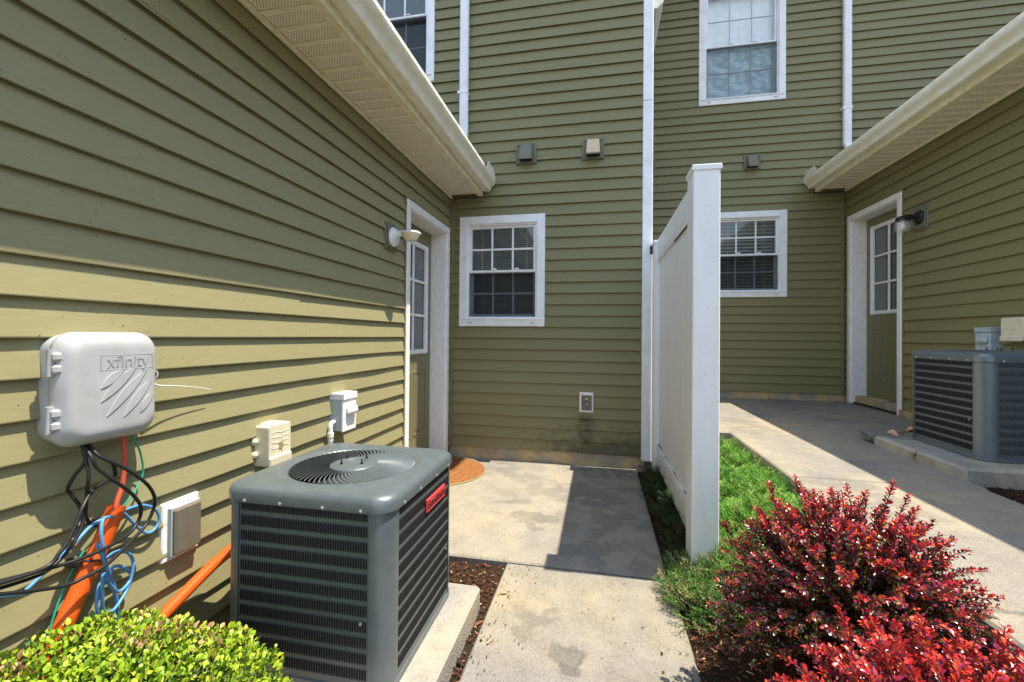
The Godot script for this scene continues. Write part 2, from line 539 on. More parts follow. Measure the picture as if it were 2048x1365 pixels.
# courses of lapped boards; laps: [u, y0, y1] where two lengths overlap
func siding(root: Node3D, u0: float, u1: float, base: float, top: float, cs: float, holes: Array, m: Material, laps := [], low: Material = null, low_courses := 0):
	var k := 0
	var lo := base
	while lo < top - 0.01:
		var hi := minf(lo + cs, top)
		for p in around(u0, u1, lo, hi, holes):
			var runs := [[p[0], p[1], 0.0]]
			for l in laps:
				if lo + cs * 0.5 > l[1] and lo + cs * 0.5 < l[2] and l[0] > p[0] + 0.05 and l[0] < p[1] - 0.05:
					var last: Array = runs.pop_back()
					runs.append([last[0], l[0], 0.0038])
					runs.append([l[0] - 0.03, last[1], 0.0])
			for r in runs:
				var mm := low if (low != null and k < low_courses) else m
				part("siding_board", board_mesh(r[0], r[1], p[2], p[3], lo, cs, p[2] < lo + 0.001, r[2], k + root.get_instance_id() % 7), mm, root)
		lo += cs
		k += 1

func sheathing(root: Node3D, u0: float, u1: float, y0: float, y1: float, holes: Array):
	var g := Geo.new()
	for p in around(u0, u1, y0, y1, holes): g.bb(p[0], p[1], p[2], p[3], -0.16, -0.002)
	part("wall_core", g.done(), M.sheathing, root)

func ring(g: Geo, u0: float, u1: float, y0: float, y1: float, w: float, z0: float, z1: float, b := 0.003):
	g.bb(u0, u0 + w, y0, y1, z0, z1, b)
	g.bb(u1 - w, u1, y0, y1, z0, z1, b)
	g.bb(u0 + w - 0.001, u1 - w + 0.001, y1 - w, y1 - 0.0015, z0, z1 - 0.001, b)
	g.bb(u0 + w - 0.001, u1 - w + 0.001, y0 + 0.0015, y0 + w, z0, z1 - 0.001, b)

# a double-hung window with a 3 x 2 grille in each sash
func window(root: Node3D, u0: float, u1: float, y0: float, y1: float, kind: String):
	var g := Geo.new()
	ring(g, u0, u1, y0, y1, 0.078, -0.06, 0.026, 0.005)
	ring(g, u0 + 0.07, u1 - 0.07, y0 + 0.07, y1 - 0.07, 0.022, -0.08, 0.008, 0.003)
	g.bb(u0 + 0.02, u1 - 0.02, y0 + 0.062, y0 + 0.074, 0.0, 0.034, 0.003)
	var win := part("window", g.done(), M.white_vinyl, root)
	var a := u0 + 0.09
	var b := u1 - 0.09
	var c := y0 + 0.09
	var d := y1 - 0.09
	var mid := (c + d) / 2
	g = Geo.new()
	ring(g, a, b, mid - 0.012, d, 0.024, -0.05, -0.012, 0.003)
	part("upper_sash", g.done(), M.white_vinyl, win)
	g = Geo.new()
	ring(g, a, b, c, mid + 0.02, 0.03, -0.085, -0.055, 0.003)
	part("lower_sash", g.done(), M.sash_grey, win)
	g = Geo.new()
	ring(g, a - 0.004, b + 0.004, c - 0.004, mid - 0.012, 0.009, -0.03, -0.016, 0.002)
	part("screen_frame", g.done(), M.screen_frame, win)
	g = Geo.new()
	g.bb(a + 0.004, b - 0.004, c + 0.004, mid - 0.02, -0.0262, -0.0254)
	part("insect_screen", g.done(), M.screen_mesh if kind != "curtain" else M.screen_fine, win)
	for s in [0, 1]:
		var z := -0.030 if s == 0 else -0.068
		var lo: float = (mid + 0.008) if s == 0 else (c + 0.028)
		var hi: float = (d - 0.022) if s == 0 else (mid - 0.008)
		var l: float = a + (0.022 if s == 0 else 0.028)
		var r: float = b - (0.022 if s == 0 else 0.028)
		g = Geo.new()
		g.bb(l, r, lo, hi, z - 0.002, z + 0.002)
		part("pane", g.done(), M.glass, win)
		var bw := (0.009 if s == 0 else 0.008) if kind != "curtain" else 0.0045
		var mw: Material = (M.white_vinyl if s == 0 else M.sash_grey) if kind != "curtain" else (M.pale_bar if s == 0 else M.sash_grey)
		for k in [1, 2]:
			g = Geo.new()
			var x := lerpf(l, r, k / 3.0)
			g.bb(x - bw, x + bw, lo, hi, z - 0.008, z + 0.008, 0.003)
			part("muntin", g.done(), mw, win)
		g = Geo.new()
		g.bb(l, r, (lo + hi) / 2 - bw, (lo + hi) / 2 + bw, z - 0.0085, z + 0.0085, 0.003)
		part("muntin", g.done(), mw, win)
	for k in [1, 2]:
		g = Geo.new()
		var x := lerpf(a, b, k / 3.0) + 0.03
		g.bb(x - 0.028, x + 0.028, mid + 0.012, mid + 0.02, -0.03, -0.004, 0.002)
		g.bb(x - 0.012, x + 0.018, mid + 0.02, mid + 0.032, -0.03, -0.012, 0.003)
		part("sash_lock", g.done(), M.white_vinyl, win)
	g = Geo.new()
	for x in [u0 + 0.10, u1 - 0.13]:
		g.bb(x, x + 0.035, y0 + 0.03, y0 + 0.036, 0.022, 0.0285)
	part("weep_slot", g.done(), M.screen_frame, win)
	for y in [c + 0.06, mid - 0.06]:
		g = Geo.new(Transform3D(Basis(Vector3.RIGHT, PI / 2), Vector3(b - 0.004, y, -0.012)))
		g.lathe([Vector2(0.0, 0), Vector2(0.009, 0), Vector2(0.009, 0.006), Vector2(0, 0.006)], 10)
		part("screen_clip", g.done(), M.black_metal, win)
	# what hangs behind the glass
	if kind == "thin_blind":
		var y := mid + 0.005
		while y < d:
			g = Geo.new()
			g.bb(a + 0.01, b - 0.01, y, y + 0.0022, -0.127, -0.119)
			part("blind_slat", g.done(), M.blind_dim, win)
			y += 0.0212
		g = Geo.new()
		for x in [0.16, 0.84]: g.bb(lerpf(a, b, x), lerpf(a, b, x) + 0.003, mid, d, -0.115, -0.112)
		part("blind_cord", g.done(), M.blind_white, win)
	elif kind == "wide_blind":
		var y := c + 0.02
		while y < d:
			g = Geo.new()
			g.box(Vector3((a + b) / 2, y, -0.14), Vector3(b - a - 0.02, 0.003, 0.048), 0.0, Basis(Vector3.RIGHT, 0.42))
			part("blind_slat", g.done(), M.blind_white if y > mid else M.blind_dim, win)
			y += 0.044
		g = Geo.new()
		for x in [0.24, 0.8, 0.84]: g.bb(lerpf(a, b, x), lerpf(a, b, x) + 0.003, c, d, -0.112, -0.109)
		part("blind_cord", g.done(), M.blind_white, win)
	elif kind == "curtain":
		for s in [0, 1]:
			g = Geo.new()
			var lo2: float = c if s == 0 else mid
			var hi2: float = mid if s == 0 else d
			g.sg = 1
			var nn := 40
			for i in nn:
				var x0 := lerpf(a, b, float(i) / nn)
				var x1 := lerpf(a, b, float(i + 1) / nn)
				var z0 := -0.112 + sin(i * 0.9) * 0.004
				var z1 := -0.112 + sin((i + 1) * 0.9) * 0.004
				g.quad(Vector3(x0, lo2, z0), Vector3(x1, lo2, z1), Vector3(x1, hi2, z1), Vector3(x0, hi2, z0))
			part("curtain", g.done(), M.curtain if s == 1 else M.curtain_blue, win)
	# the room behind
	g = Geo.new()
	var e := -0.9
	g.bb(u0 - 0.2, u1 + 0.2, y0 - 0.2, y1 + 0.2, e - 0.05, e)
	for x in [u0 - 0.25, u1 + 0.2]: g.bb(x, x + 0.05, y0 - 0.2, y1 + 0.2, e, -0.16)
	for y in [y0 - 0.25, y1 + 0.2]: g.bb(u0 - 0.25, u1 + 0.25, y, y + 0.05, e, -0.16)
	part("room", g.done(), M.room_dark if kind != "curtain" else M.room_grey, win)

# entrance door set back in a white frame, with a six-light window and two raised panels
func entrance(root: Node3D, u0: float, u1: float, base: float, top: float, rot_at_foot: bool):
	var cw := 0.062
	var g := Geo.new()
	g.bb(u0, u0 + cw, base - 0.09, top, -0.01, 0.030, 0.006)
	g.bb(u1 - cw, u1, base - 0.09, top, -0.01, 0.030, 0.006)
	g.bb(u0 + 0.001, u1 - 0.001, top - cw, top + 0.002, -0.01, 0.032, 0.006)
	g.bb(u0 + cw - 0.014, u0 + cw + 0.006, base - 0.07, top - cw, -0.14, 0.016, 0.004)
	g.bb(u1 - cw - 0.006, u1 - cw + 0.014, base - 0.07, top - cw, -0.14, 0.016, 0.004)
	g.bb(u0 + cw, u1 - cw, top - cw - 0.006, top - cw + 0.014, -0.14, 0.018, 0.004)
	var fr := part("door_frame", g.done(), M.white_wood, root)
	g = Geo.new()
	for s in [[u0 - 0.016, u0 - 0.001], [u1 + 0.001, u1 + 0.016]]: g.bb(s[0], s[1], base - 0.02, top + 0.02, -0.004, 0.022, 0.002)
	g.bb(u0 - 0.016, u1 + 0.016, top + 0.003, top + 0.02, -0.004, 0.020, 0.002)
	part("siding_channel", g.done(), M.siding_trim, fr)
	if rot_at_foot:
		g = Geo.new()
		g.bb(u1 - 0.030, u1 + 0.002, base - 0.092, base - 0.02, 0.004, 0.0315, 0.004)
		part("bare_wood_foot", g.done(), M.dry_leaf, fr, "rotted bare brown foot of the door frame")
	var a := u0 + cw + 0.006
	var b := u1 - cw - 0.006
	var t := top - cw - 0.008
	var la := (a + b) / 2 - 0.30
	var lb := (a + b) / 2 + 0.30
	var l0 := base + 0.905
	var l1 := base + 1.88
	g = Geo.new()
	for p in around(a + 0.003, b - 0.003, base + 0.004, t, [[la + 0.02, lb - 0.02, l0 + 0.02, l1 - 0.02]]): g.bb(p[0], p[1], p[2], p[3], -0.175, -0.132)
	for k in [0, 1]:
		var p0: float = lerpf(a, b, 0.14 + 0.39 * k)
		var p1: float = p0 + (b - a) * 0.33
		ring(g, p0, p1, base + 0.20, base + 0.76, 0.016, -0.134, -0.1255, 0.004)
		g.bb(p0 + 0.045, p1 - 0.045, base + 0.245, base + 0.715, -0.134, -0.127, 0.005)
	var leaf := part("door", g.done(), M.door_paint, root)
	g = Geo.new()
	ring(g, la, lb, l0, l1, 0.042, -0.15, -0.116, 0.008)
	part("light_frame", g.done(), M.white_vinyl, leaf)
	var wa := la + 0.042
	var wb := lb - 0.042
	g = Geo.new()
	g.bb((wa + wb) / 2 - 0.011, (wa + wb) / 2 + 0.011, l0 + 0.04, l1 - 0.04, -0.142, -0.124, 0.004)
	part("muntin", g.done(), M.white_vinyl, leaf)
	for k in [1, 2]:
		var y := lerpf(l0 + 0.042, l1 - 0.042, k / 3.0)
		g = Geo.new()
		g.bb(wa, wb, y - 0.011, y + 0.011, -0.1425, -0.1235, 0.004)
		part("muntin", g.done(), M.white_vinyl, leaf)
	g = Geo.new()
	g.bb(wa - 0.01, wb + 0.01, l0 + 0.03, l1 - 0.03, -0.152, -0.148)
	part("pane", g.done(), M.glass, leaf)
	g = Geo.new()
	g.bb(a - 0.1, b + 0.1, base, t, -1.0, -0.95)
	for x in [a - 0.12, b + 0.07]: g.bb(x, x + 0.05, base, t, -0.95, -0.18)
	for y in [base - 0.05, t]: g.bb(a - 0.12, b + 0.12, y, y + 0.05, -0.95, -0.18)
	part("room", g.done(), M.room_dark, leaf)
	g = Geo.new(Transform3D(Basis(Vector3.RIGHT, PI / 2), Vector3(a + 0.06 if u0 > 0 else b - 0.06, base + 0.80, -0.132)))
	g.sg = 1
	g.lathe([Vector2(0.027, 0), Vector2(0.027, 0.006), Vector2(0.010, 0.008), Vector2(0.010, 0.03), Vector2(0.024, 0.038), Vector2(0.027, 0.052), Vector2(0.016, 0.064), Vector2(0, 0.066)], 16)
	part("door_knob", g.done(), M.screw_steel, leaf)
	g = Geo.new()
	g.bb(a - 0.02, b + 0.02, base - 0.075, base + 0.003, -0.175, -0.02, 0.006)
	part("door_sill", g.done(), M.foundation, root)

# soffit, fascia and gutter of a wing, in wall axes: from the far end (us) towards the camera
func eaves(root: Node3D, ua: float, ub: float, y: float, reach: float, far_at_max: bool, phase: float):
	var g := Geo.new()
	g.bb(ua, ub, y - 0.022, y + 0.004, 0.014, 0.034, 0.004)
	part("soffit_channel", g.done(), M.cream_trim, root)
	var w := 0.3
	var s := ua - fposmod(ua - phase, w) - w
	while s < ub:
		var p0 := maxf(s, ua)
		var p1 := minf(s + w, ub)
		if p1 - p0 > 0.04:
			g = Geo.new()
			var h := Geo.new()
			for k in 3:
				var q0 := s + 0.1 * k
				if q0 < ua - 0.001 or q0 + 0.1 > ub + 0.001: continue
				# rib, groove, then the drilled flat
				var zs := [0.03, reach - 0.028]
				var prof := [Vector2(q0 + 0.001, 0.010), Vector2(q0 + 0.003, 0.0), Vector2(q0 + 0.018, 0.0), Vector2(q0 + 0.024, 0.006), Vector2(q0 + 0.030, 0.006)]
				for i in prof.size() - 1:
					g.quad(Vector3(prof[i].x, y + prof[i].y, zs[1]), Vector3(prof[i + 1].x, y + prof[i + 1].y, zs[1]), Vector3(prof[i + 1].x, y + prof[i + 1].y, zs[0]), Vector3(prof[i].x, y + prof[i].y, zs[0])) if not far_at_max else g.quad(Vector3(prof[i].x, y + prof[i].y, zs[0]), Vector3(prof[i + 1].x, y + prof[i + 1].y, zs[0]), Vector3(prof[i + 1].x, y + prof[i + 1].y, zs[1]), Vector3(prof[i].x, y + prof[i].y, zs[1]))
				var f0 := q0 + 0.030
				var f1 := q0 + 0.0985
				var A := Vector3(f0, y + 0.006, zs[1]); var B := Vector3(f1, y + 0.006, zs[1])
				var C := Vector3(f1, y + 0.006, zs[0]); var D := Vector3(f0, y + 0.006, zs[0])
				h.quv(D, C, B, A, Vector2(0, 1), Vector2(1, 0)) if false else h.tri(D, C, B, Vector2(0, 0), Vector2(0, 1), Vector2(1, 1))
				h.tri(D, B, A, Vector2(0, 0), Vector2(1, 1), Vector2(1, 0))
				g.quad(Vector3(f1, y + 0.006, zs[0]), Vector3(f1, y + 0.010, zs[0]), Vector3(f1, y + 0.010, zs[1]), Vector3(f1, y + 0.006, zs[1]))
			var sp := part("soffit_panel", g.done(), M.soffit_plain, root)
			part("vented_strip", h.done(), M.soffit_vented, sp)
		s += w
	g = Geo.new()
	g.bb(ua, ub, y + 0.03, y + 0.05, 0.0, reach)
	part("soffit_backing", g.done(), M.room_dark, root)
	g = Geo.new()
	g.bb(ua, ub, y - 0.012, y + 0.002, reach - 0.034, reach + 0.003, 0.003)
	g.bb(ua, ub, y - 0.0125, y + 0.17, reach + 0.0, reach + 0.016, 0.003)
	part("fascia", g.done(), M.cream_trim, root)
	# ogee gutter: a thin folded sheet
	var z0 := reach + 0.017
	var pr := [Vector2(0.0, 0.135), Vector2(0.0, 0.035), Vector2(0.062, 0.028), Vector2(0.070, 0.034), Vector2(0.074, 0.046), Vector2(0.080, 0.060), Vector2(0.092, 0.075), Vector2(0.106, 0.085), Vector2(0.117, 0.097), Vector2(0.121, 0.112), Vector2(0.121, 0.134), Vector2(0.118, 0.138), Vector2(0.108, 0.138)]
	g = Geo.new()
	for i in pr.size() - 1:
		var p: Vector2 = pr[i]
		var q: Vector2 = pr[i + 1]
		for side in [0, 1]:
			var off := 0.0 if side == 0 else 0.0016
			var nrm := Vector2(-(q - p).y, (q - p).x).normalized() * off
			g.sg = 2 + side
			if i < 3 or i > 8: g.sg = -1
			var a := Vector3(ua, y + p.y + nrm.y, z0 + p.x + nrm.x); var b := Vector3(ub, y + p.y + nrm.y, z0 + p.x + nrm.x)
			var c := Vector3(ub, y + q.y + nrm.y, z0 + q.x + nrm.x); var d := Vector3(ua, y + q.y + nrm.y, z0 + q.x + nrm.x)
			if side == 0: g.quad(a, d, c, b)
			else: g.quad(a, b, c, d)
	g.sg = -1
	var cap := []
	for p in pr: cap.append(Vector3(0, y + p.y, z0 + p.x))
	for e in [ua, ub]:
		var poly := PackedVector2Array()
		for p in pr: poly.append(p)
		var t := Geometry2D.triangulate_polygon(poly)
		for i in range(0, t.size(), 3):
			var f := []
			for k in 3: f.append(cap[t[i + k]] + Vector3(e, 0, 0))
			g.face(f, Vector3(-1 if e == ua else 1, 0, 0))
	var gut := part("gutter", g.done(), M.cream_gutter, root)
	# splash plate clipped to the lip at the far end
	var far := ub if far_at_max else ua
	var dir := -1.0 if far_at_max else 1.0
	var lip := z0 + 0.119
	var pl := [[0.015, 0.138], [0.30, 0.138], [0.30, 0.165], [0.25, 0.215], [0.06, 0.215], [0.0, 0.16]]
	g = Geo.new()
	var f1 := []
	var f2 := []
	for q in pl:
		f1.append(Vector3(far + dir * q[0], y + q[1], lip))
		f2.append(Vector3(far + dir * q[0], y + q[1], lip - 0.0025))
	for i in f1.size():
		var j := (i + 1) % f1.size()
		g.face([f1[i], f1[j], f2[j], f2[i]], (f1[i] + f1[j]) / 2 - (f1[0] + f1[3]) / 2)
	g.face(f1, Vector3(0, 0, 1))
	g.face(f2, Vector3(0, 0, -1))
	part("splash_guard", g.done(), M.cream_gutter, gut)
	# roof over the wing
	g = Geo.new()
	var k := 0.42
	g.face([Vector3(ua, y + 0.15, z0 + 0.03), Vector3(ub, y + 0.15, z0 + 0.03), Vector3(ub, y + 0.15 + k * 4.5, z0 - 4.47), Vector3(ua, y + 0.15 + k * 4.5, z0 - 4.47)], Vector3(0, 1, 0))
	g.face([Vector3(ua, y + 0.135, z0 + 0.03), Vector3(ub, y + 0.135, z0 + 0.03), Vector3(ub, y + 0.135 + k * 4.5, z0 - 4.47), Vector3(ua, y + 0.135 + k * 4.5, z0 - 4.47)], Vector3(0, -1, 0))
	part("roof", g.done(), M.roof_shingle, root)

func downspout(root: Node3D, u: float, y0: float, y1: float):
	var g := Geo.new()
	g.bb(u - 0.042, u + 0.042, y0 + 0.10, y1, 0.018, 0.075, 0.012)
	for y in [y0 + 0.5]: g.bb(u - 0.06, u + 0.045, y, y + 0.03, 0.014, 0.078, 0.004)
	g.box(Vector3(u, y0 + 0.06, 0.075), Vector3(0.083, 0.15, 0.055), 0.012, Basis(Vector3.RIGHT, -0.6))
	part("downspout", g.done(), M.white_vinyl, root)

func buildings():
	var cs := 0.1038
	# ---- left wing
	var x := wall_axes("left")
	var r := thing("left_wing", "single-storey wing on the left, sage lap siding half in sun, door at its far end", "building", x)
	var door := [[2.995, 3.925, 0.0, 2.19]]
	var ch := [[2.980, 3.94, -0.1, 2.205]]
	sheathing(r, -2.2, 4.02, -0.05, 2.6, [[3.03, 3.89, 0.0, 2.14]])
	siding(r, -2.2, 4.005, 0.117, 2.50, cs, ch, M.siding_left_sunlit, [[1.845, 0.0, 1.40], [0.35, 1.5, 2.0], [3.2, 2.3, 2.6]])
	var g := Geo.new()
	g.bb(-2.2, 2.99, -0.1, 0.115, -0.02, -0.001)
	g.bb(3.93, 4.02, -0.1, 0.115, -0.02, -0.001)
	part("foundation", g.done(), M.foundation, r)
	g = Geo.new()
	g.bb(3.972, 4.0, 0.11, 2.50, 0.003, 0.034, 0.004)
	part("corner_trim", g.done(), M.siding_trim, r)
	entrance(r, 2.995, 3.925, 0.10, 2.185, false)
	eaves(r, -2.2, 3.975, 2.505, 0.318, true, 1.447)
	# ---- back wall of the left house
	x = wall_axes("back_left")
	r = thing("left_house", "nearer two-storey back wall with white lower window, sage siding and white corner post", "building", x)
	var w1 := [-1.325, -0.497, 1.26, 2.312]
	var w2 := [-2.50, -1.603, 3.66, 5.06]
	sheathing(r, -4.5, 0.42, -0.05, 5.9, [[-1.27, -0.55, 1.31, 2.26], [-2.44, -1.66, 3.72, 5.0]])
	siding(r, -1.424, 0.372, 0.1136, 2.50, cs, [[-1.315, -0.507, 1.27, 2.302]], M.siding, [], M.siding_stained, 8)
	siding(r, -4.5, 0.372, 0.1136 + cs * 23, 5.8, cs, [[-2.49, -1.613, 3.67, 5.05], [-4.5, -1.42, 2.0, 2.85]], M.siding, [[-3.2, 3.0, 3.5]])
	g = Geo.new()
	g.bb(-1.42, 0.40, -0.1, 0.112, -0.02, -0.001)
	part("foundation", g.done(), M.foundation, r, "orange-stained concrete foundation strip")
	g = Geo.new()
	g.bb(0.370, 0.455, 0.075, 3.27, -0.12, 0.026, 0.005)
	g.bb(0.3705, 0.4545, 3.273, 5.8, -0.12, 0.0265, 0.005)
	g.bb(0.43, 0.458, 0.075, 5.8, -0.02, 0.018, 0.003)
	part("corner_post", g.done(), M.white_vinyl, r)
	g = Geo.new()
	g.bb(-1.408, -1.378, 0.113, 2.47, 0.004, 0.030, 0.004)
	part("corner_trim", g.done(), M.siding_trim, r)
	g = Geo.new()
	g.bb(-1.378, -1.085, 2.452, 2.492, 0.004, 0.026, 0.003)
	g.bb(-1.112, -1.084, 2.4925, 2.56, 0.004, 0.0265, 0.003)
	part("siding_channel", g.done(), M.siding_trim, r)
	window(r, w1[0], w1[1], w1[2], w1[3], "thin_blind")
	window(r, w2[0], w2[1], w2[2], w2[3], "plain")
	downspout(r, -1.285, 2.98, 5.8)
	g = Geo.new()
	g.bb(0.28, 0.44, -0.1, 5.8, -1.85, -0.165)
	part("return_wall", g.done(), M.siding_trim, r)
	g = Geo.new()
	g.bb(-4.6, 0.8, 5.8, 5.86, -3.0, 0.42, 0.004)
	part("upper_soffit", g.done(), M.cream_trim, r)
	g = Geo.new()
	g.face([Vector3(-4.6, 5.88, 0.45), Vector3(0.8, 5.88, 0.45), Vector3(0.8, 7.4, -3), Vector3(-4.6, 7.4, -3)], Vector3(0, 1, 0))
	part("roof", g.done(), M.roof_shingle, r)
	# little gutter that runs back along the return wall
	g = Geo.new()
	var gp := PackedVector2Array([Vector2(0.452, 4.27), Vector2(0.452, 4.175), Vector2(0.50, 4.17), Vector2(0.515, 4.185), Vector2(0.535, 4.20), Vector2(0.555, 4.225), Vector2(0.56, 4.27)])
	g.prism(gp, -1.6, -0.09)
	part("return_gutter", g.done(), M.cream_gutter, r)
	# ---- back wall of the right house
	var cr := 0.1034
	x = wall_axes("back_right")
	r = thing("right_house", "farther two-storey back wall behind the fence, curtained upper window and blinds below", "building", x)
	sheathing(r, 0.42, 5.6, 0.3, 6.5, [[1.255, 2.13, 4.11, 5.46], [1.37, 2.14, 1.72, 2.65]])
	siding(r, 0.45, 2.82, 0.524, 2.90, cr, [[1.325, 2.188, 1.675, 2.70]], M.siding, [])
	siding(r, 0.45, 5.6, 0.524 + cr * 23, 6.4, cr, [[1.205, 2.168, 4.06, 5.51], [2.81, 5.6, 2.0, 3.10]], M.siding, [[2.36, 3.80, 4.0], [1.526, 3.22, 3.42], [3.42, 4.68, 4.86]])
	g = Geo.new()
	g.bb(0.45, 2.82, 0.25, 0.522, -0.02, -0.001)
	part("foundation", g.done(), M.foundation, r)
	g = Geo.new()
	g.bb(2.770, 2.80, 0.52, 2.86, 0.004, 0.030, 0.004)
	part("corner_trim", g.done(), M.siding_trim, r)
	g = Geo.new()
	g.bb(2.46, 2.77, 2.845, 2.885, 0.004, 0.026, 0.003)
	part("siding_channel", g.done(), M.siding_trim, r)
	window(r, 1.195, 2.178, 4.045, 5.525, "curtain")
	window(r, 1.313, 2.198, 1.663, 2.712, "wide_blind")
	downspout(r, 2.815, 3.34, 6.4)
	g = Geo.new()
	g.bb(0.3, 5.7, 6.4, 6.46, -3.0, 0.42, 0.004)
	part("upper_soffit", g.done(), M.cream_trim, r)
	g = Geo.new()
	g.face([Vector3(0.3, 6.48, 0.45), Vector3(5.7, 6.48, 0.45), Vector3(5.7, 8.0, -3), Vector3(0.3, 8.0, -3)], Vector3(0, 1, 0))
	part("roof", g.done(), M.roof_shingle, r)
	# ---- right wing
	x = wall_axes("right")
	r = thing("right_wing", "single-storey wing on the right, fully shaded sage lap siding, door beside the back corner", "building", x)
	sheathing(r, -5.75, 1.5, 0.3, 3.0, [[-5.62, -4.78, 0.44, 2.52]])
	siding(r, -5.735, 1.5, 0.52, 2.90, cr, [[-5.668, -4.727, 0.3, 2.592]], M.siding, [[-3.1, 1.0, 1.4], [-2.0, 2.0, 2.4]])
	g = Geo.new()
	g.bb(-5.75, -5.66, 0.25, 0.518, -0.02, -0.001)
	g.bb(-4.74, 1.5, 0.25, 0.518, -0.02, -0.001)
	part("foundation", g.done(), M.foundation, r)
	entrance(r, -5.652, -4.742, 0.53, 2.572, true)
	eaves(r, -5.70, 1.5, 2.905, 0.325, false, -5.64)

# ---------------------------------------------------------------- ground
func slab_mesh(x0: float, x1: float, z0: float, z1: float, y0: float, y1: float, uv0: Vector2, uvs: Vector2, b := 0.008) -> ArrayMesh:
	var g := Geo.new()
	var P := func(x: float, y: float, z: float) -> Vector3: return Vector3(x, y, z)
	var U := func(p: Vector3) -> Vector2: return Vector2((p.x - uv0.x) / uvs.x, (p.z - uv0.y) / uvs.y)
	var top := [P.call(x0 + b, y1, z1 - b), P.call(x1 - b, y1, z1 - b), P.call(x1 - b, y1, z0 + b), P.call(x0 + b, y1, z0 + b)]
	var mid := [P.call(x0, y1 - b, z1), P.call(x1, y1 - b, z1), P.call(x1, y1 - b, z0), P.call(x0, y1 - b, z0)]
	var low := [P.call(x0, y0, z1), P.call(x1, y0, z1), P.call(x1, y0, z0), P.call(x0, y0, z0)]
	g.tri(top[0], top[1], top[2], U.call(top[0]), U.call(top[1]), U.call(top[2]))
	g.tri(top[0], top[2], top[3], U.call(top[0]), U.call(top[2]), U.call(top[3]))
	for i in 4:
		var j := (i + 1) % 4
		for s in [[mid, top], [low, mid]]:
			var a: Vector3 = s[0][i]; var c: Vector3 = s[0][j]; var d: Vector3 = s[1][j]; var e: Vector3 = s[1][i]
			g.tri(a, c, d, U.call(a), U.call(c), U.call(d))
			g.tri(a, d, e, U.call(a), U.call(d), U.call(e))
	return g.done()

func bank_y(x: float, z: float) -> float:
	var t := clampf((x - 0.36) / 0.62, 0.0, 1.0)
	var h := lerpf(-0.02, 0.335, smoothstep(0.0, 1.0, t) * 0.45 + t * 0.55)
	if z > -2.0: h = lerpf(-0.02, 0.335, pow(t, 1.15))
	return h + wob.get_noise_2d(x * 9.0, z * 9.0) * 0.012

func ground():
	var g := Geo.new()
	g.face([Vector3(-60, -0.09, -60), Vector3(60, -0.09, -60), Vector3(60, -0.09, 60), Vector3(-60, -0.09, 60)], Vector3.UP)
	struct("ground", g.done(), M.soil_far)
	struct("patio", slab_mesh(-1.415, 0.335, -4.03, -2.226, -0.08, 0.0, Vector2(-1.42, -4.03), Vector2(1.81, 1.81)), M.patio_concrete)
	var p := Node3D.new()
	p.name = "path"
	add_child(p, true)
	p.set_meta("kind", "structure")
	part("slab", slab_mesh(-0.462, 0.352, -2.216, -0.70, -0.08, -0.004, Vector2(-0.47, -2.22), Vector2(1.55, 1.55)), M.path_concrete, p)
	part("slab", slab_mesh(-0.462, 0.352, -0.69, 0.83, -0.08, -0.004, Vector2(-0.47, -0.69), Vector2(1.55, 1.55)), M.path_concrete, p)
	p = Node3D.new()
	p.name = "upper_walk"
	add_child(p, true)
	p.set_meta("kind", "structure")
	part("slab", slab_mesh(0.60, 2.82, -5.75, -3.655, 0.33, GR, Vector2.ZERO, Vector2.ONE), M.walk_concrete, p)
	part("slab", slab_mesh(1.0, 1.885, -3.648, -2.565, 0.33, GR + 0.001, Vector2.ZERO, Vector2.ONE), M.walk_concrete, p)
	part("slab", slab_mesh(1.0, 1.87, -2.558, -1.425, 0.33, GR - 0.001, Vector2.ZERO, Vector2.ONE), M.walk_concrete, p)
	part("slab", slab_mesh(1.0, 1.86, -1.418, -0.30, 0.33, GR, Vector2.ZERO, Vector2.ONE), M.walk_concrete, p)
	part("slab", slab_mesh(1.0, 1.86, -0.292, 1.5, 0.33, GR, Vector2.ZERO, Vector2.ONE), M.walk_concrete, p)
	# earth shelf under the upper court, with its crumbling edge
	g = Geo.new()
	g.bb(0.605, 2.82, -0.09, 0.332, -5.75, -3.66)
	g.bb(1.005, 2.82, -0.09, 0.332, -3.66, 1.5)
	struct("earth_shelf", g.done(), M.kerb_earth)
	g = Geo.new()
	g.bb(1.87, 2.82, 0.332, 0.405, -3.655, 1.5)
	struct("bed_soil_right", g.done(), M.soil).name = "planting_bed"
	# sloping planting bed between the two levels
	g = Geo.new()
	g.sg = 1
	var nx := 22
	var nz := 110
	for i in nx:
		for j in nz:
			var q := []
			for d in [[0, 1], [1, 1], [1, 0], [0, 0]]:
				var x := lerpf(0.32, 1.01, float(i + d[0]) / nx)
				var z := lerpf(-4.0, 1.2, float(j + d[1]) / nz)
				q.append(Vector3(x, bank_y(x, z), z))
			g.quad(q[0], q[1], q[2], q[3])
	struct("sloping_bed", g.done(), M.soil)
	g = Geo.new()
	g.bb(-1.41, -0.455, -0.088, -0.035, -2.23, 1.2)
	struct("mulch_bed", g.done(), M.soil)

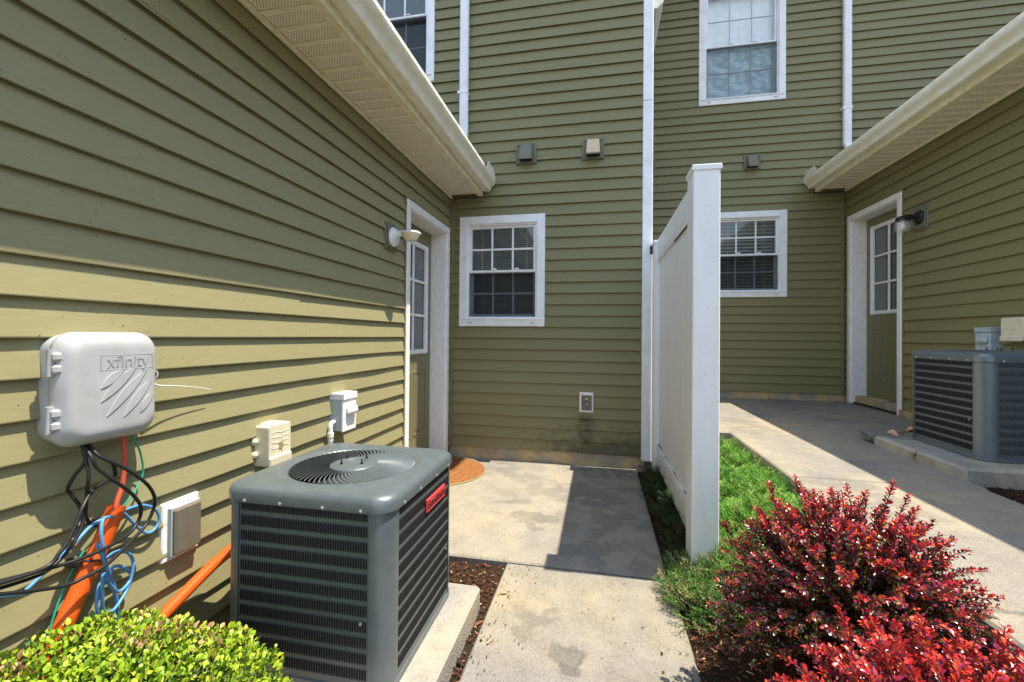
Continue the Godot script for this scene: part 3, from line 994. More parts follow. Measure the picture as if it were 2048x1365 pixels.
# ---------------------------------------------------------------- fence
func fence():
	var r := thing("privacy_fence", "tall white vinyl privacy fence between the two back doors, broad post at its near end", "fence", Transform3D(Basis.IDENTITY, Vector3(0.52, 0, -3.02)))
	var o := -r.position
	for k in [0, 1]:
		var z0: float = -2.345 if k == 0 else -3.982
		var z1: float = -2.200 if k == 0 else -3.853
		var px: float = 0.437 if k == 0 else 0.456
		var g := Geo.new(Transform3D(Basis.IDENTITY, o))
		g.bb(px, px + 0.122, -0.1, 1.975, z0, z1, 0.005)
		var ps := part("post", g.done(), M.white_fence, r)
		g = Geo.new(Transform3D(Basis.IDENTITY, o))
		g.bb(px - 0.006, px + 0.128, 1.968, 1.996, z0 - 0.006, z1 + 0.006, 0.003)
		var a := [Vector3(px - 0.004, 1.996, z1 + 0.004), Vector3(px + 0.126, 1.996, z1 + 0.004), Vector3(px + 0.126, 1.996, z0 - 0.004), Vector3(px - 0.004, 1.996, z0 - 0.004)]
		for i in 4: g.face([a[i], a[(i + 1) % 4], Vector3(px + 0.061, 2.006, (z0 + z1) / 2)], Vector3.UP)
		part("post_cap", g.done(), M.white_fence, ps)
	for k in [0, 1]:
		var g := Geo.new(Transform3D(Basis.IDENTITY, o))
		var y0: float = 0.088 if k == 0 else 1.815
		var y1: float = 0.268 if k == 0 else 2.005
		g.bb(0.486, 0.534, y0, y1, -3.855, -2.342, 0.004)
		# stepped moulding on both faces
		var s := 1.0 if k == 0 else -1.0
		var e: float = y1 if k == 0 else y0
		g.bb(0.482, 0.538, minf(e, e - s * 0.028), maxf(e, e - s * 0.028), -3.853, -2.344, 0.004)
		g.bb(0.4835, 0.5365, minf(e - s * 0.038, e - s * 0.052), maxf(e - s * 0.038, e - s * 0.052), -3.853, -2.344, 0.003)
		part("rail", g.done(), M.white_fence, r)
	var n := 10
	for i in n:
		var za := lerpf(-3.853, -2.345, float(i) / n)
		var zb := lerpf(-3.853, -2.345, float(i + 1) / n)
		var g := Geo.new(Transform3D(Basis.IDENTITY, o))
		g.bb(0.499, 0.521, 0.25, 1.83, za + 0.0004, zb - 0.0004, 0.0016)
		g.bb(0.505, 0.515, 0.252, 1.828, zb - 0.006, zb + 0.004)
		part("plank", g.done(), M.white_fence, r)
	var gr := Geo.new(Transform3D(Basis.IDENTITY, o))
	gr.bb(0.435, 0.455, 1.90, 1.975, -3.992, -3.975, 0.002)
	part("wall_clip", gr.done(), M.black_metal, r)

# ---------------------------------------------------------------- cooling unit
func rsq(h: float, r: float, n := 8, flat := 0) -> Array:    # rounded square outline in xz, counter-clockwise seen from above
	var out := []
	for q in 4:
		var c := Vector2(h - r, h - r).rotated(-PI / 2 * q)
		for i in n + 1:
			var a := PI / 4 - PI / 2 * q + lerpf(PI / 4, -PI / 4, float(i) / n)
			out.append(c + Vector2(cos(a), sin(a)) * r)
		var e := Vector2(h - r, h - r).rotated(-PI / 2 * (q + 1))
		var a1 := -PI / 2 * q
		for i in flat: out.append((c + Vector2(cos(a1), sin(a1)) * r).lerp(e + Vector2(cos(a1), sin(a1)) * r, float(i + 1) / (flat + 1)))
	return out

func cooling_unit(called: String, label: String, at: Vector3, hgt: float, badge: bool, louver_parts: bool):
	var r := thing(called, label, "air conditioner", Transform3D(Basis.IDENTITY, at), "cooling units beside the walls")
	var H := 0.295
	var R := 0.064
	var sk := hgt - 0.045
	var g := Geo.new()
	g.sg = 1
	var o := rsq(H - 0.012, R - 0.01)
	for i in o.size():
		var p: Vector2 = o[i]; var q: Vector2 = o[(i + 1) % o.size()]
		g.quad(Vector3(q.x, 0.03, q.y), Vector3(p.x, 0.03, p.y), Vector3(p.x, sk, p.y), Vector3(q.x, sk, q.y))
	part("coil_core", g.done(), M.unit_gap, r)
	# base pan
	g = Geo.new()
	var lev := [[H, 0.0], [H + 0.004, 0.004], [H + 0.004, 0.022], [H - 0.004, 0.026]]
	for k in lev.size() - 1:
		var a := rsq(lev[k][0], R)
		var b := rsq(lev[k + 1][0], R)
		g.sg = k + 1
		for i in a.size():
			var j := (i + 1) % a.size()
			g.quad(Vector3(a[j].x, lev[k][1], a[j].y), Vector3(a[i].x, lev[k][1], a[i].y), Vector3(b[i].x, lev[k + 1][1], b[i].y), Vector3(b[j].x, lev[k + 1][1], b[j].y))
	part("base_pan", g.done(), M.unit_paint, r)
	# rounded corner panels
	for q in 4:
		g = Geo.new()
		g.sg = 1
		var c := Vector2(H - R, H - R).rotated(-PI / 2 * q)
		var n := 10
		var pts := []
		for i in n + 1:
			var a := PI / 4 - PI / 2 * q + lerpf(PI / 4, -PI / 4, float(i) / n)
			pts.append(c + Vector2(cos(a), sin(a)) * (R + 0.002))
		for i in n:
			var p: Vector2 = pts[i]; var s: Vector2 = pts[i + 1]
			g.quad(Vector3(s.x, 0.024, s.y), Vector3(p.x, 0.024, p.y), Vector3(p.x, sk + 0.01, p.y), Vector3(s.x, sk + 0.01, s.y))
		part("corner_panel", g.done(), M.unit_paint, r)
	# louver: a stamped hood beside its slot
	var rows := 11
	var pitch := (sk - 0.035) / rows
	var lh := pitch * 0.39
	var nl := 52
	var fw := (H - R) * 2.0 - 0.012
	var lw := fw / nl
	var lms := []
	for flip in [1.0, -1.0]:
		var hood := Geo.new()
		hood.sg = 1
		var gap := Geo.new()
		var ys := [-1.0, -0.86, -0.6, 0.6, 0.86, 1.0]
		var sc := [0.0, 0.62, 1.0, 1.0, 0.62, 0.0]
		for k in 5:
			var ya: float = ys[k] * lh; var yb: float = ys[k + 1] * lh
			var sa: float = sc[k]; var sb: float = sc[k + 1]
			var A := [Vector3(-0.44 * lw * sa * flip, ya, 0), Vector3(-0.24 * lw * sa * flip, ya, 0.0026 * sa), Vector3(-0.06 * lw * sa * flip, ya, 0.0030 * sa)]
			var B := [Vector3(-0.44 * lw * sb * flip, yb, 0), Vector3(-0.24 * lw * sb * flip, yb, 0.0026 * sb), Vector3(-0.06 * lw * sb * flip, yb, 0.0030 * sb)]
			for j in 2: hood.face([A[j], A[j + 1], B[j + 1], B[j]] if k < 4 else [A[j], A[j + 1], B[j]], Vector3(0, 0, 1))
			var P := [Vector3(-0.07 * lw * sa * flip, ya, 0.0026 * sa), Vector3(0.44 * lw * sa * flip, ya, 0.0006), Vector3(0.44 * lw * sb * flip, yb, 0.0006), Vector3(-0.07 * lw * sb * flip, yb, 0.0026 * sb)]
			if k == 0: P = [P[0], P[2], P[3]]
			gap.face(P, Vector3(0, 0, 1))
		hood.st.generate_normals()
		var lm := hood.st.commit()
		gap.st.generate_normals()
		gap.st.commit(lm)
		lm.surface_set_material(0, M.unit_louver)
		lm.surface_set_material(1, M.unit_gap)
		lms.append(lm)
	var xs := []
	for q in 4:
		var b := Basis(Vector3.UP, PI / 2 * q)
		g = Geo.new(Transform3D(b, Vector3.ZERO))
		g.bb(-fw / 2 - 0.006, fw / 2 + 0.006, 0.024, sk + 0.005, H - 0.006, H - 0.0005, 0.0005)
		part("louver_panel", g.done(), M.unit_panel, r)
		for i in rows:
			for j in nl:
				xs.append([Transform3D(b, b * Vector3(-fw / 2 + lw * (j + 0.5), 0.040 + pitch * (i + 0.5), H)), 1 if q == 1 else 0])
	var far := func(p: Transform3D) -> float: return (p.origin + at - EYE).length_squared() + (0.0 if p.basis.z.dot(EYE - at - p.origin) > 0 else 100.0)
	xs.sort_custom(func(p, s): return far.call(p[0]) < far.call(s[0]))
	var first := 300 if louver_parts else 0
	for i in first:
		var l := part("louver", lms[xs[i][1]], null, r)
		l.transform = xs[i][0]
	for k in 2:
		var rest := []
		for i in range(first, xs.size()):
			if xs[i][1] == k: rest.append(xs[i][0])
		multi("louvers", lms[k], null, rest, [], r)
	# lid: a pressed pan with a round opening
	g = Geo.new()
	var prof := [[H + 0.003, sk - 0.012], [H + 0.008, sk - 0.008], [H + 0.008, sk + 0.018], [H + 0.004, sk + 0.031], [H - 0.006, sk + 0.040], [H - 0.02, sk + 0.044]]
	for k in prof.size() - 1:
		var a := rsq(prof[k][0], R + 0.004, 10)
		var b := rsq(prof[k + 1][0], R + 0.004, 10)
		g.sg = 1 if k > 0 else -1
		for i in a.size():
			var j := (i + 1) % a.size()
			g.quad(Vector3(a[j].x, prof[k][1], a[j].y), Vector3(a[i].x, prof[k][1], a[i].y), Vector3(b[i].x, prof[k + 1][1], b[i].y), Vector3(b[j].x, prof[k + 1][1], b[j].y))
	var inner := rsq(H - 0.02, R + 0.004, 10, 14)
	var circ := [[0.262, 0.045], [0.254, 0.0485], [0.246, 0.0470], [0.242, 0.0440], [0.232, 0.0435], [0.225, 0.040], [0.221, 0.030], [0.220, 0.010]]
	g.sg = 1
	for i in inner.size():
		var j := (i + 1) % inner.size()
		var ring_pts := []
		for p in [inner[i], inner[j]]:
			var d: Vector2 = p.normalized()
			var col := [Vector3(p.x, sk + 0.044, p.y)]
			for c in circ: col.append(Vector3(d.x * c[0], sk + c[1], d.y * c[0]))
			ring_pts.append(col)
		for k in circ.size(): g.quad(ring_pts[1][k], ring_pts[0][k], ring_pts[0][k + 1], ring_pts[1][k + 1])
	var lid := part("lid", g.done(), M.unit_paint, r)
	g = Geo.new()
	g.lathe([Vector2(0, sk - 0.06), Vector2(0.228, sk - 0.06)], 32)
	part("fan_well", g.done(), M.unit_gap, r)
	# fan guard: curved tilted vanes round a hub
	g = Geo.new()
	g.sg = 1
	var nn := 7
	for i in nn:
		var t0 := float(i) / nn
		var t1 := float(i + 1) / nn
		var q := []
		for t in [t0, t1]:
			var rad := lerpf(0.078, 0.2225, t)
			var an: float = 0.30 * t + 0.12 * t * t
			var d := Vector3(cos(an), 0, -sin(an))
			var tn := Vector3(-sin(an), 0, -cos(an))
			var wd: float = lerpf(0.0038, 0.0080, t)
			q.append([d * rad + tn * wd + Vector3(0, sk + 0.043, 0), d * rad - tn * wd + Vector3(0, sk + 0.043 - wd * 2.3, 0), d * rad + tn * wd * 1.75 + Vector3(0, sk + 0.0436, 0)])
		g.quad(q[0][1], q[1][1], q[1][0], q[0][0])
		g.sg = 2
		g.quad(q[0][0], q[1][0], q[1][2], q[0][2])
		g.sg = 1
	var blade := g.done()
	var nb := 66
	for i in nb:
		var b := part("guard_vane", blade, M.unit_paint, lid)
		b.rotation.y = TAU * i / nb
	g = Geo.new()
	g.sg = 1
	g.lathe([Vector2(0.088, sk + 0.024), Vector2(0.090, sk + 0.040), Vector2(0.084, sk + 0.046), Vector2(0.070, sk + 0.047), Vector2(0.064, sk + 0.052), Vector2(0.046, sk + 0.054), Vector2(0.043, sk + 0.050), Vector2(0, sk + 0.050)], 40)
	part("hub", g.done(), M.unit_paint, lid)
	for k in 4:
		g = Geo.new(Transform3D(Basis.IDENTITY, Vector3(cos(k * PI / 2 + 0.5) * 0.052, sk + 0.052, sin(k * PI / 2 + 0.5) * 0.052)))
		g.lathe([Vector2(0.0055, 0), Vector2(0.0055, 0.006), Vector2(0.003, 0.007), Vector2(0.003, 0.018), Vector2(0, 0.018)], 8)
		part("bolt", g.done(), M.black_metal, lid)
	g = Geo.new()
	for q in 4:
		var b := Basis(Vector3.UP, PI / 2 * q)
		for u in [-0.205, -0.075, 0.075, 0.205]:
			var e := Geo.new()
			g.xf = Transform3D(b * Basis(Vector3.RIGHT, PI / 2), b * Vector3(u, sk - 0.002, H + 0.007))
			g.lathe([Vector2(0.0062, 0), Vector2(0.0062, 0.003), Vector2(0.003, 0.006), Vector2(0, 0.0065)], 8)
		g.xf = Transform3D(b * Basis(Vector3.RIGHT, PI / 2), b * Vector3(0.205, hgt * 0.36, H))
		g.lathe([Vector2(0.0055, 0), Vector2(0.0055, 0.003), Vector2(0, 0.005)], 8)
	part("screw", g.done(), M.screw_steel, r)
	# dark feet line
	if badge:
		var bx := Transform3D(Basis(Vector3.UP, PI / 2), Vector3(H + 0.0045, sk - 0.088, -0.075))
		g = Geo.new(bx)
		g.bb(-0.092, 0.092, -0.025, 0.025, -0.003, 0.005, 0.004)
		ring(g, -0.090, 0.090, -0.023, 0.023, 0.0035, 0.003, 0.0065, 0.0015)
		var bd := part("badge", g.done(), M.badge_red, r)
		bd.add_child(lettering("Goodman", 0.037, 0.0008, M.badge_dark, bx * Transform3D(Basis.IDENTITY, Vector3(0, 0, 0.0062)), true), true)

func lettering(s: String, h: float, depth: float, m: Material, x: Transform3D, bold := false) -> MeshInstance3D:
	var f := SystemFont.new()
	f.font_names = PackedStringArray(["Droid Sans"])
	if bold: f.font_weight = 700
	var t := TextMesh.new()
	t.text = s
	t.font = f
	t.font_size = 32
	t.pixel_size = h / 32.0
	t.depth = depth
	t.curve_step = 2.0
	var o := MeshInstance3D.new()
	o.mesh = t
	o.material_override = m
	o.name = "lettering"
	o.transform = x
	return o

func pads():
	for k in [0, 1]:
		var o := Vector3(-0.93, -0.02, -1.48) if k == 0 else Vector3(2.32, 0.40, -3.10)
		var r := thing("equipment_pad", "pale sunlit concrete pad under the near cooling unit" if k == 0 else "shaded concrete pad under the far right cooling unit, moss on its edge", "concrete pad", Transform3D(Basis.IDENTITY, o), "concrete pads under the cooling units")
		var g := Geo.new()
		if k == 0: g.bb(-0.40, 0.425, -0.06, 0.09, -0.385, 0.42, 0.012)
		else: g.bb(-0.445, 0.46, -0.06, 0.102, -0.37, 0.40, 0.016)
		part("pad", g.done(), M.pad_concrete, r)

# ---------------------------------------------------------------- things on the walls
func V(u: float, y: float, z: float) -> Vector3:
	return Vector3(u, y, z)

func smooth_path(p: Array, n := 6) -> Array:
	var out := []
	for i in p.size() - 1:
		var a: Vector3 = p[maxi(i - 1, 0)]; var b: Vector3 = p[i]; var c: Vector3 = p[i + 1]; var d: Vector3 = p[mini(i + 2, p.size() - 1)]
		for k in n: out.append(b.cubic_interpolate(c, a, d, float(k) / n))
	out.append(p[-1])
	return out

func at_wall(side: String, u: float, y: float) -> Transform3D:
	var x := wall_axes(side)
	return x * Transform3D(Basis.IDENTITY, Vector3(u, y, 0))

func rrect(w: float, h: float, r: float, n := 6) -> PackedVector2Array:
	var o := PackedVector2Array()
	for q in 4:
		var c := Vector2((w - r) * (1 if q in [0, 3] else -1), (h - r) * (1 if q < 2 else -1))
		for i in n + 1:
			var a := PI / 2 * q + PI / 2 * i / n
			o.append(c + Vector2(cos(a), sin(a)) * r)
	return o

# stack of outlines [half w, half h, radius, z] skinned together, closed at the front
func skin(g: Geo, lv: Array, close := true):
	for k in lv.size() - 1:
		var a := rrect(lv[k][0], lv[k][1], lv[k][2])
		var b := rrect(lv[k + 1][0], lv[k + 1][1], lv[k + 1][2])
		for i in a.size():
			var j := (i + 1) % a.size()
			g.quad(V(a[i].x, a[i].y, lv[k][3]), V(a[j].x, a[j].y, lv[k][3]), V(b[j].x, b[j].y, lv[k + 1][3]), V(b[i].x, b[i].y, lv[k + 1][3]))
	if close:
		var f := []
		for p in rrect(lv[-1][0], lv[-1][1], lv[-1][2]): f.append(V(p.x, p.y, lv[-1][3]))
		for i in range(1, f.size() - 1): g.tri(f[0], f[i], f[i + 1])

func cable_box():
	var r := thing("cable_box", "grey plastic cable service box with hinged lid, on the left wall above the wires", "utility box", at_wall("left", 0.973, 1.02))
	var g := Geo.new()
	g.sg = 1
	skin(g, [[0.114, 0.142, 0.045, 0.0], [0.119, 0.147, 0.045, 0.05], [0.116, 0.145, 0.044, 0.056]])
	part("back_box", g.done(), M.grey_plastic, r)
	g = Geo.new()
	g.sg = 1
	skin(g, [[0.120, 0.146, 0.046, 0.0565], [0.125, 0.151, 0.05, 0.060], [0.125, 0.151, 0.05, 0.072], [0.122, 0.148, 0.05, 0.084], [0.113, 0.139, 0.046, 0.099], [0.105, 0.127, 0.04, 0.108], [0.096, 0.115, 0.034, 0.111], [0.085, 0.104, 0.03, 0.1115]])
	var lid := part("lid", g.done(), M.grey_plastic, r)
	# framed name plate
	g = Geo.new()
	ring(g, -0.045, 0.095, 0.046, 0.09, 0.0028, 0.108, 0.1132, 0.0012)
	part("name_frame", g.done(), M.grey_emboss, lid)
	lid.add_child(lettering("xfinity", 0.040, 0.0022, M.grey_emboss, Transform3D(Basis.IDENTITY, V(0.026, 0.068, 0.1118))), true)
	# raised leaf-shaped ribs
	for q in [[-0.026, 0.012, 0.062, 0.020, 0.72], [-0.008, -0.002, 0.106, 0.022, 0.80], [0.014, -0.028, 0.132, 0.022, 0.86], [0.042, -0.048, 0.102, 0.021, 0.92], [0.066, -0.066, 0.052, 0.018, 1.0]]:
		var po := PackedVector2Array()
		var n := 10
		for i in n + 1:
			var t := lerpf(-1, 1, float(i) / n)
			po.append(Vector2(t * q[2] * 0.62, (1 - t * t) * q[3] * 0.6))
		for i in range(1, n):
			var t := lerpf(1, -1, float(i) / n)
			po.append(Vector2(t * q[2] * 0.62, -(1 - t * t) * q[3] * 0.45))
		var c := Vector2(q[0] + 0.012, q[1] + 0.012)
		var p2 := PackedVector2Array()
		for p in po: p2.append(p.rotated(q[4]) + c)
		g = Geo.new()
		g.prism(p2, 0.110, 0.1138)
		part("raised_rib", g.done(), M.grey_plastic, lid)
		g = Geo.new()
		var edge := []
		for p in p2.slice(0, n + 1): edge.append(V(p.x, p.y, 0.1118))
		g.tube(edge, 0.0022, 5)
		part("rib_shade_edge", g.done(), M.rib_shade, lid)  # dark line on one edge: painted shade that makes the rib look inset
	for y in [0.072, -0.072]:
		g = Geo.new()
		for d in [0.016, -0.016]:
			g.bb(-0.133, -0.094, y + d - 0.012, y + d + 0.012, 0.058, 0.092, 0.006)
		g.tube([V(-0.128, y - 0.034, 0.072), V(-0.128, y + 0.034, 0.072)], 0.009, 10)
		part("hinge", g.done(), M.grey_plastic, r)
	g = Geo.new()
	var tab := PackedVector2Array()
	for i in 13: tab.append(Vector2(0.134, 0.022) + Vector2(cos(-PI / 2 + PI * i / 12), sin(-PI / 2 + PI * i / 12)) * 0.015)
	tab.append(Vector2(0.112, 0.037)); tab.append(Vector2(0.112, 0.007))
	g.prism(tab, 0.060, 0.068)
	part("latch_tab", g.done(), M.grey_plastic, r)
	g = Geo.new(Transform3D(Basis(Vector3.RIGHT, PI / 2), V(0.134, 0.022, 0.068)))
	g.lathe([Vector2(0.008, 0), Vector2(0.008, 0.002), Vector2(0.004, 0.003), Vector2(0.0, 0.003)], 12)
	part("latch_screw", g.done(), M.black_metal, r)

func wires():
	var x := wall_axes("left")
	var runs := [
		["black_cable", "thin black cable swinging out to the left, first to drop from the grey box", "cable_black", 0.0045, [V(0.928, 0.885, 0.05), V(0.926, 0.827, 0.07), V(0.907, 0.788, 0.06), V(0.900, 0.757, 0.05), V(0.907, 0.739, 0.05), V(0.922, 0.700, 0.06), V(0.923, 0.668, 0.07), V(0.899, 0.626, 0.08), V(0.855, 0.591, 0.09), V(0.795, 0.583, 0.10), V(0.60, 0.615, 0.10)]],
		["black_cable", "short black cable hanging straight down from the grey box, curled at its foot", "cable_black", 0.0045, [V(0.927, 0.885, 0.05), V(0.926, 0.794, 0.08), V(0.924, 0.753, 0.08), V(0.929, 0.705, 0.07), V(0.943, 0.664, 0.05), V(0.960, 0.633, 0.05), V(0.984, 0.633, 0.05)]],
		["black_cable", "black cable curving right of the red tube, then back in front of the orange conduit", "cable_black", 0.0048, [V(0.920, 0.885, 0.05), V(0.917, 0.842, 0.10), V(0.925, 0.810, 0.11), V(0.952, 0.773, 0.12), V(0.987, 0.735, 0.12), V(1.023, 0.696, 0.11), V(1.049, 0.655, 0.10), V(1.051, 0.614, 0.09), V(1.014, 0.590, 0.10), V(0.947, 0.588, 0.12), V(0.884, 0.588, 0.12), V(0.818, 0.594, 0.11), V(0.60, 0.635, 0.10)]],
		["black_cable", "black cable making the widest loop, close to the white outlet plate", "cable_black", 0.0048, [V(0.932, 0.885, 0.05), V(0.934, 0.840, 0.10), V(0.976, 0.799, 0.12), V(1.026, 0.752, 0.12), V(1.066, 0.708, 0.11), V(1.090, 0.665, 0.10), V(1.094, 0.630, 0.09), V(1.071, 0.591, 0.09), V(1.006, 0.566, 0.11), V(0.941, 0.548, 0.13), V(0.889, 0.540, 0.13), V(0.822, 0.547, 0.12), V(0.60, 0.64, 0.10)]],
		["black_cable", "black cable with worn pale patches that crosses behind the others to the left edge", "cable_black", 0.0050, [V(1.03, 0.79, 0.02), V(1.015, 0.758, 0.05), V(0.991, 0.753, 0.06), V(0.937, 0.741, 0.08), V(0.900, 0.712, 0.10), V(0.878, 0.674, 0.11), V(0.841, 0.626, 0.12), V(0.792, 0.602, 0.12), V(0.60, 0.63, 0.11)]],
		["blue_cable", "light blue cable with a round loop beside the white plate, running off to the left", "cable_blue", 0.0043, [V(0.60, 0.63, 0.08), V(0.785, 0.550, 0.08), V(0.801, 0.552, 0.08), V(0.850, 0.584, 0.08), V(0.904, 0.624, 0.08), V(0.944, 0.644, 0.07), V(0.981, 0.651, 0.07), V(1.045, 0.645, 0.05), V(1.099, 0.637, 0.04), V(1.145, 0.606, 0.035), V(1.163, 0.565, 0.03), V(1.146, 0.539, 0.03), V(1.117, 0.543, 0.035), V(1.081, 0.583, 0.04), V(1.042, 0.634, 0.05), V(1.016, 0.654, 0.06)]],
		["blue_cable", "coiled bundle of light blue cable hanging in front of the orange conduit", "cable_blue", 0.0043, [V(0.985, 0.652, 0.085), V(0.950, 0.661, 0.10), V(0.938, 0.629, 0.11), V(0.944, 0.579, 0.11), V(0.955, 0.548, 0.10), V(0.982, 0.551, 0.09), V(1.025, 0.536, 0.07), V(1.056, 0.500, 0.06), V(1.060, 0.463, 0.06), V(1.049, 0.421, 0.06), V(1.023, 0.398, 0.07), V(0.992, 0.384, 0.08), V(0.971, 0.396, 0.08), V(0.958, 0.429, 0.09), V(0.945, 0.514, 0.11), V(0.980, 0.459, 0.09), V(1.016, 0.422, 0.07), V(1.050, 0.43, 0.06), V(1.065, 0.443, 0.05), V(1.056, 0.456, 0.05), V(1.029, 0.486, 0.06), V(1.000, 0.502, 0.07), V(0.980, 0.491, 0.08), V(0.950, 0.480, 0.09), V(0.944, 0.432, 0.09), V(0.958, 0.380, 0.08), V(0.975, 0.33, 0.07)]],
		["blue_cable", "light blue cable dropping straight into the hedge behind the coil", "cable_blue", 0.0043, [V(0.938, 0.60, 0.095), V(0.944, 0.572, 0.10), V(0.958, 0.536, 0.10), V(0.975, 0.495, 0.09), V(0.994, 0.450, 0.08), V(1.010, 0.394, 0.07), V(1.020, 0.338, 0.06), V(1.022, 0.30, 0.06)]],
		["green_wire", "thin green earth wire bowing out of the grey box and down behind the orange conduit", "cable_green", 0.0026, [V(1.049, 0.880, 0.05), V(1.078, 0.822, 0.05), V(1.100, 0.762, 0.04), V(1.098, 0.724, 0.04), V(1.064, 0.683, 0.05), V(1.036, 0.657, 0.05), V(1.025, 0.634, 0.04), V(0.986, 0.590, 0.03), V(0.944, 0.554, 0.03), V(0.905, 0.481, 0.03), V(0.872, 0.384, 0.035), V(0.86, 0.32, 0.04)]],
		["red_tube", "salmon red tube joining the grey box to the top of the orange conduit", "tube_red", 0.0068, [V(1.031, 0.885, 0.05), V(1.032, 0.827, 0.06), V(1.030, 0.769, 0.06), V(1.025, 0.719, 0.06), V(1.009, 0.682, 0.065), V(0.999, 0.640, 0.07)]],
		["orange_conduit", "thick orange conduit rising from the hedge below the grey box, open at its top", "conduit_orange", 0.0225, [V(1.005, 0.671, 0.07), V(0.979, 0.588, 0.06), V(0.947, 0.513, 0.055), V(0.887, 0.382, 0.05), V(0.83, 0.25, 0.05)]],
		["orange_conduit", "slanting orange conduit that comes from behind the cooling unit down to the hedge", "conduit_orange", 0.0195, [V(1.46, 0.44, 0.13), V(1.395, 0.395, 0.12), V(1.315, 0.344, 0.08), V(1.171, 0.262, 0.05), V(1.10, 0.22, 0.04)]],
	]
	for q in runs:
		var p: Array = smooth_path(q[4], 7)
		var c := Vector3.ZERO
		for k in q[4]: c += k
		c /= q[4].size()
		var o := MeshInstance3D.new()
		var g := Geo.new(Transform3D(Basis.IDENTITY, -c))
		var thick: bool = q[0] == "orange_conduit"
		g.tube(p, q[3], 20 if thick else 8, -1.0, not thick)
		if thick:      # hollow mouth
			g.tube(p.slice(0, 8), q[3] - 0.003, 20, -1.0, false)
		o.mesh = g.done()
		o.material_override = M[q[2]]
		o.name = numbered(q[0])
		o.transform = x * Transform3D(Basis.IDENTITY, c)
		add_child(o, true)
		tag(o, q[1], "conduit" if thick else ("tube" if q[0] == "red_tube" else "cable"), "wiring under the grey box" if not thick else "orange conduits on the left wall")
	var cl := thing("pipe_clamp", "small black strap clamp round the orange conduit on the left wall", "clamp", x * Transform3D(Basis.IDENTITY, V(0.955, 0.535, 0.0)))
	var g := Geo.new()
	var loop := []
	for i in 14:
		var a := TAU * i / 12.0
		loop.append(V(0.0, 0.01, 0.056) + V(cos(a) * 0.026, cos(a) * -0.008, sin(a) * 0.025))
	g.tube(loop, 0.0032, 6)
	part("strap", g.done(), M.cable_black, cl)
	g = Geo.new()
	g.bb(-0.040, -0.022, 0.002, 0.022, 0.012, 0.06, 0.003)
	part("bracket", g.done(), M.cable_black, cl)
	g = Geo.new(Transform3D(Basis.IDENTITY, -V(1.2, 0.99, 0.05)))
	g.tube(smooth_path([V(1.094, 1.03, 0.06), V(1.104, 1.012, 0.075), V(1.129, 1.004, 0.07), V(1.176, 0.998, 0.06), V(1.247, 0.987, 0.05), V(1.339, 0.967, 0.04)]), 0.0034, 6, 0.0012)
	var o2 := MeshInstance3D.new()
	o2.mesh = g.done()
	o2.material_override = M.nylon_white
	o2.name = numbered("cable_tie")
	o2.transform = x * Transform3D(Basis.IDENTITY, V(1.2, 0.99, 0.05))
	add_child(o2, true)
	tag(o2, "white nylon cable tie sticking out from the latch of the grey box", "cable tie")

func weather_outlet(side: String, u: float, y: float, hw: float, hh: float, deep: float, label: String):
	var r := thing("outlet_cover", label, "outlet cover", at_wall(side, u, y), "weatherproof outlet covers")
	var g := Geo.new()
	g.bb(-hw, hw, -hh, hh, 0.0, 0.024, 0.004)
	part("mounting_plate", g.done(), M.white_vinyl, r)
	g = Geo.new()
	g.bb(-hw * 0.68, hw * 0.78, -hh * 0.78, hh * 0.78, 0.024, 0.024 + deep, 0.006)
	var c := part("cover_box", g.done(), M.bronze_cover, r)
	g = Geo.new()
	ring(g, -hw * 0.68 - 0.004, hw * 0.78 + 0.004, -hh * 0.78 - 0.004, hh * 0.78 + 0.004, 0.010, 0.0235, 0.024 + deep * 0.55, 0.002)
	part("cover_frame", g.done(), M.meter_grey, c)
	if deep < 0.02:
		for d in [0.022, -0.026]:
			g = Geo.new(Transform3D(Basis(Vector3.RIGHT, PI / 2), V(0.0, d, 0.024 + deep)))
			g.sg = 1
			g.lathe([Vector2(0.017, -0.002), Vector2(0.016, 0.003), Vector2(0.010, 0.005), Vector2(0.0, 0.005)], 14)
			part("cap", g.done(), M.bronze_cover, c)
	g = Geo.new()
	for d in [-0.5, 0.5]: g.tube([V(hw * d - 0.012, hh * 0.80, 0.028), V(hw * d + 0.012, hh * 0.80, 0.028)], 0.005, 8)
	part("hinge", g.done(), M.meter_grey, c)

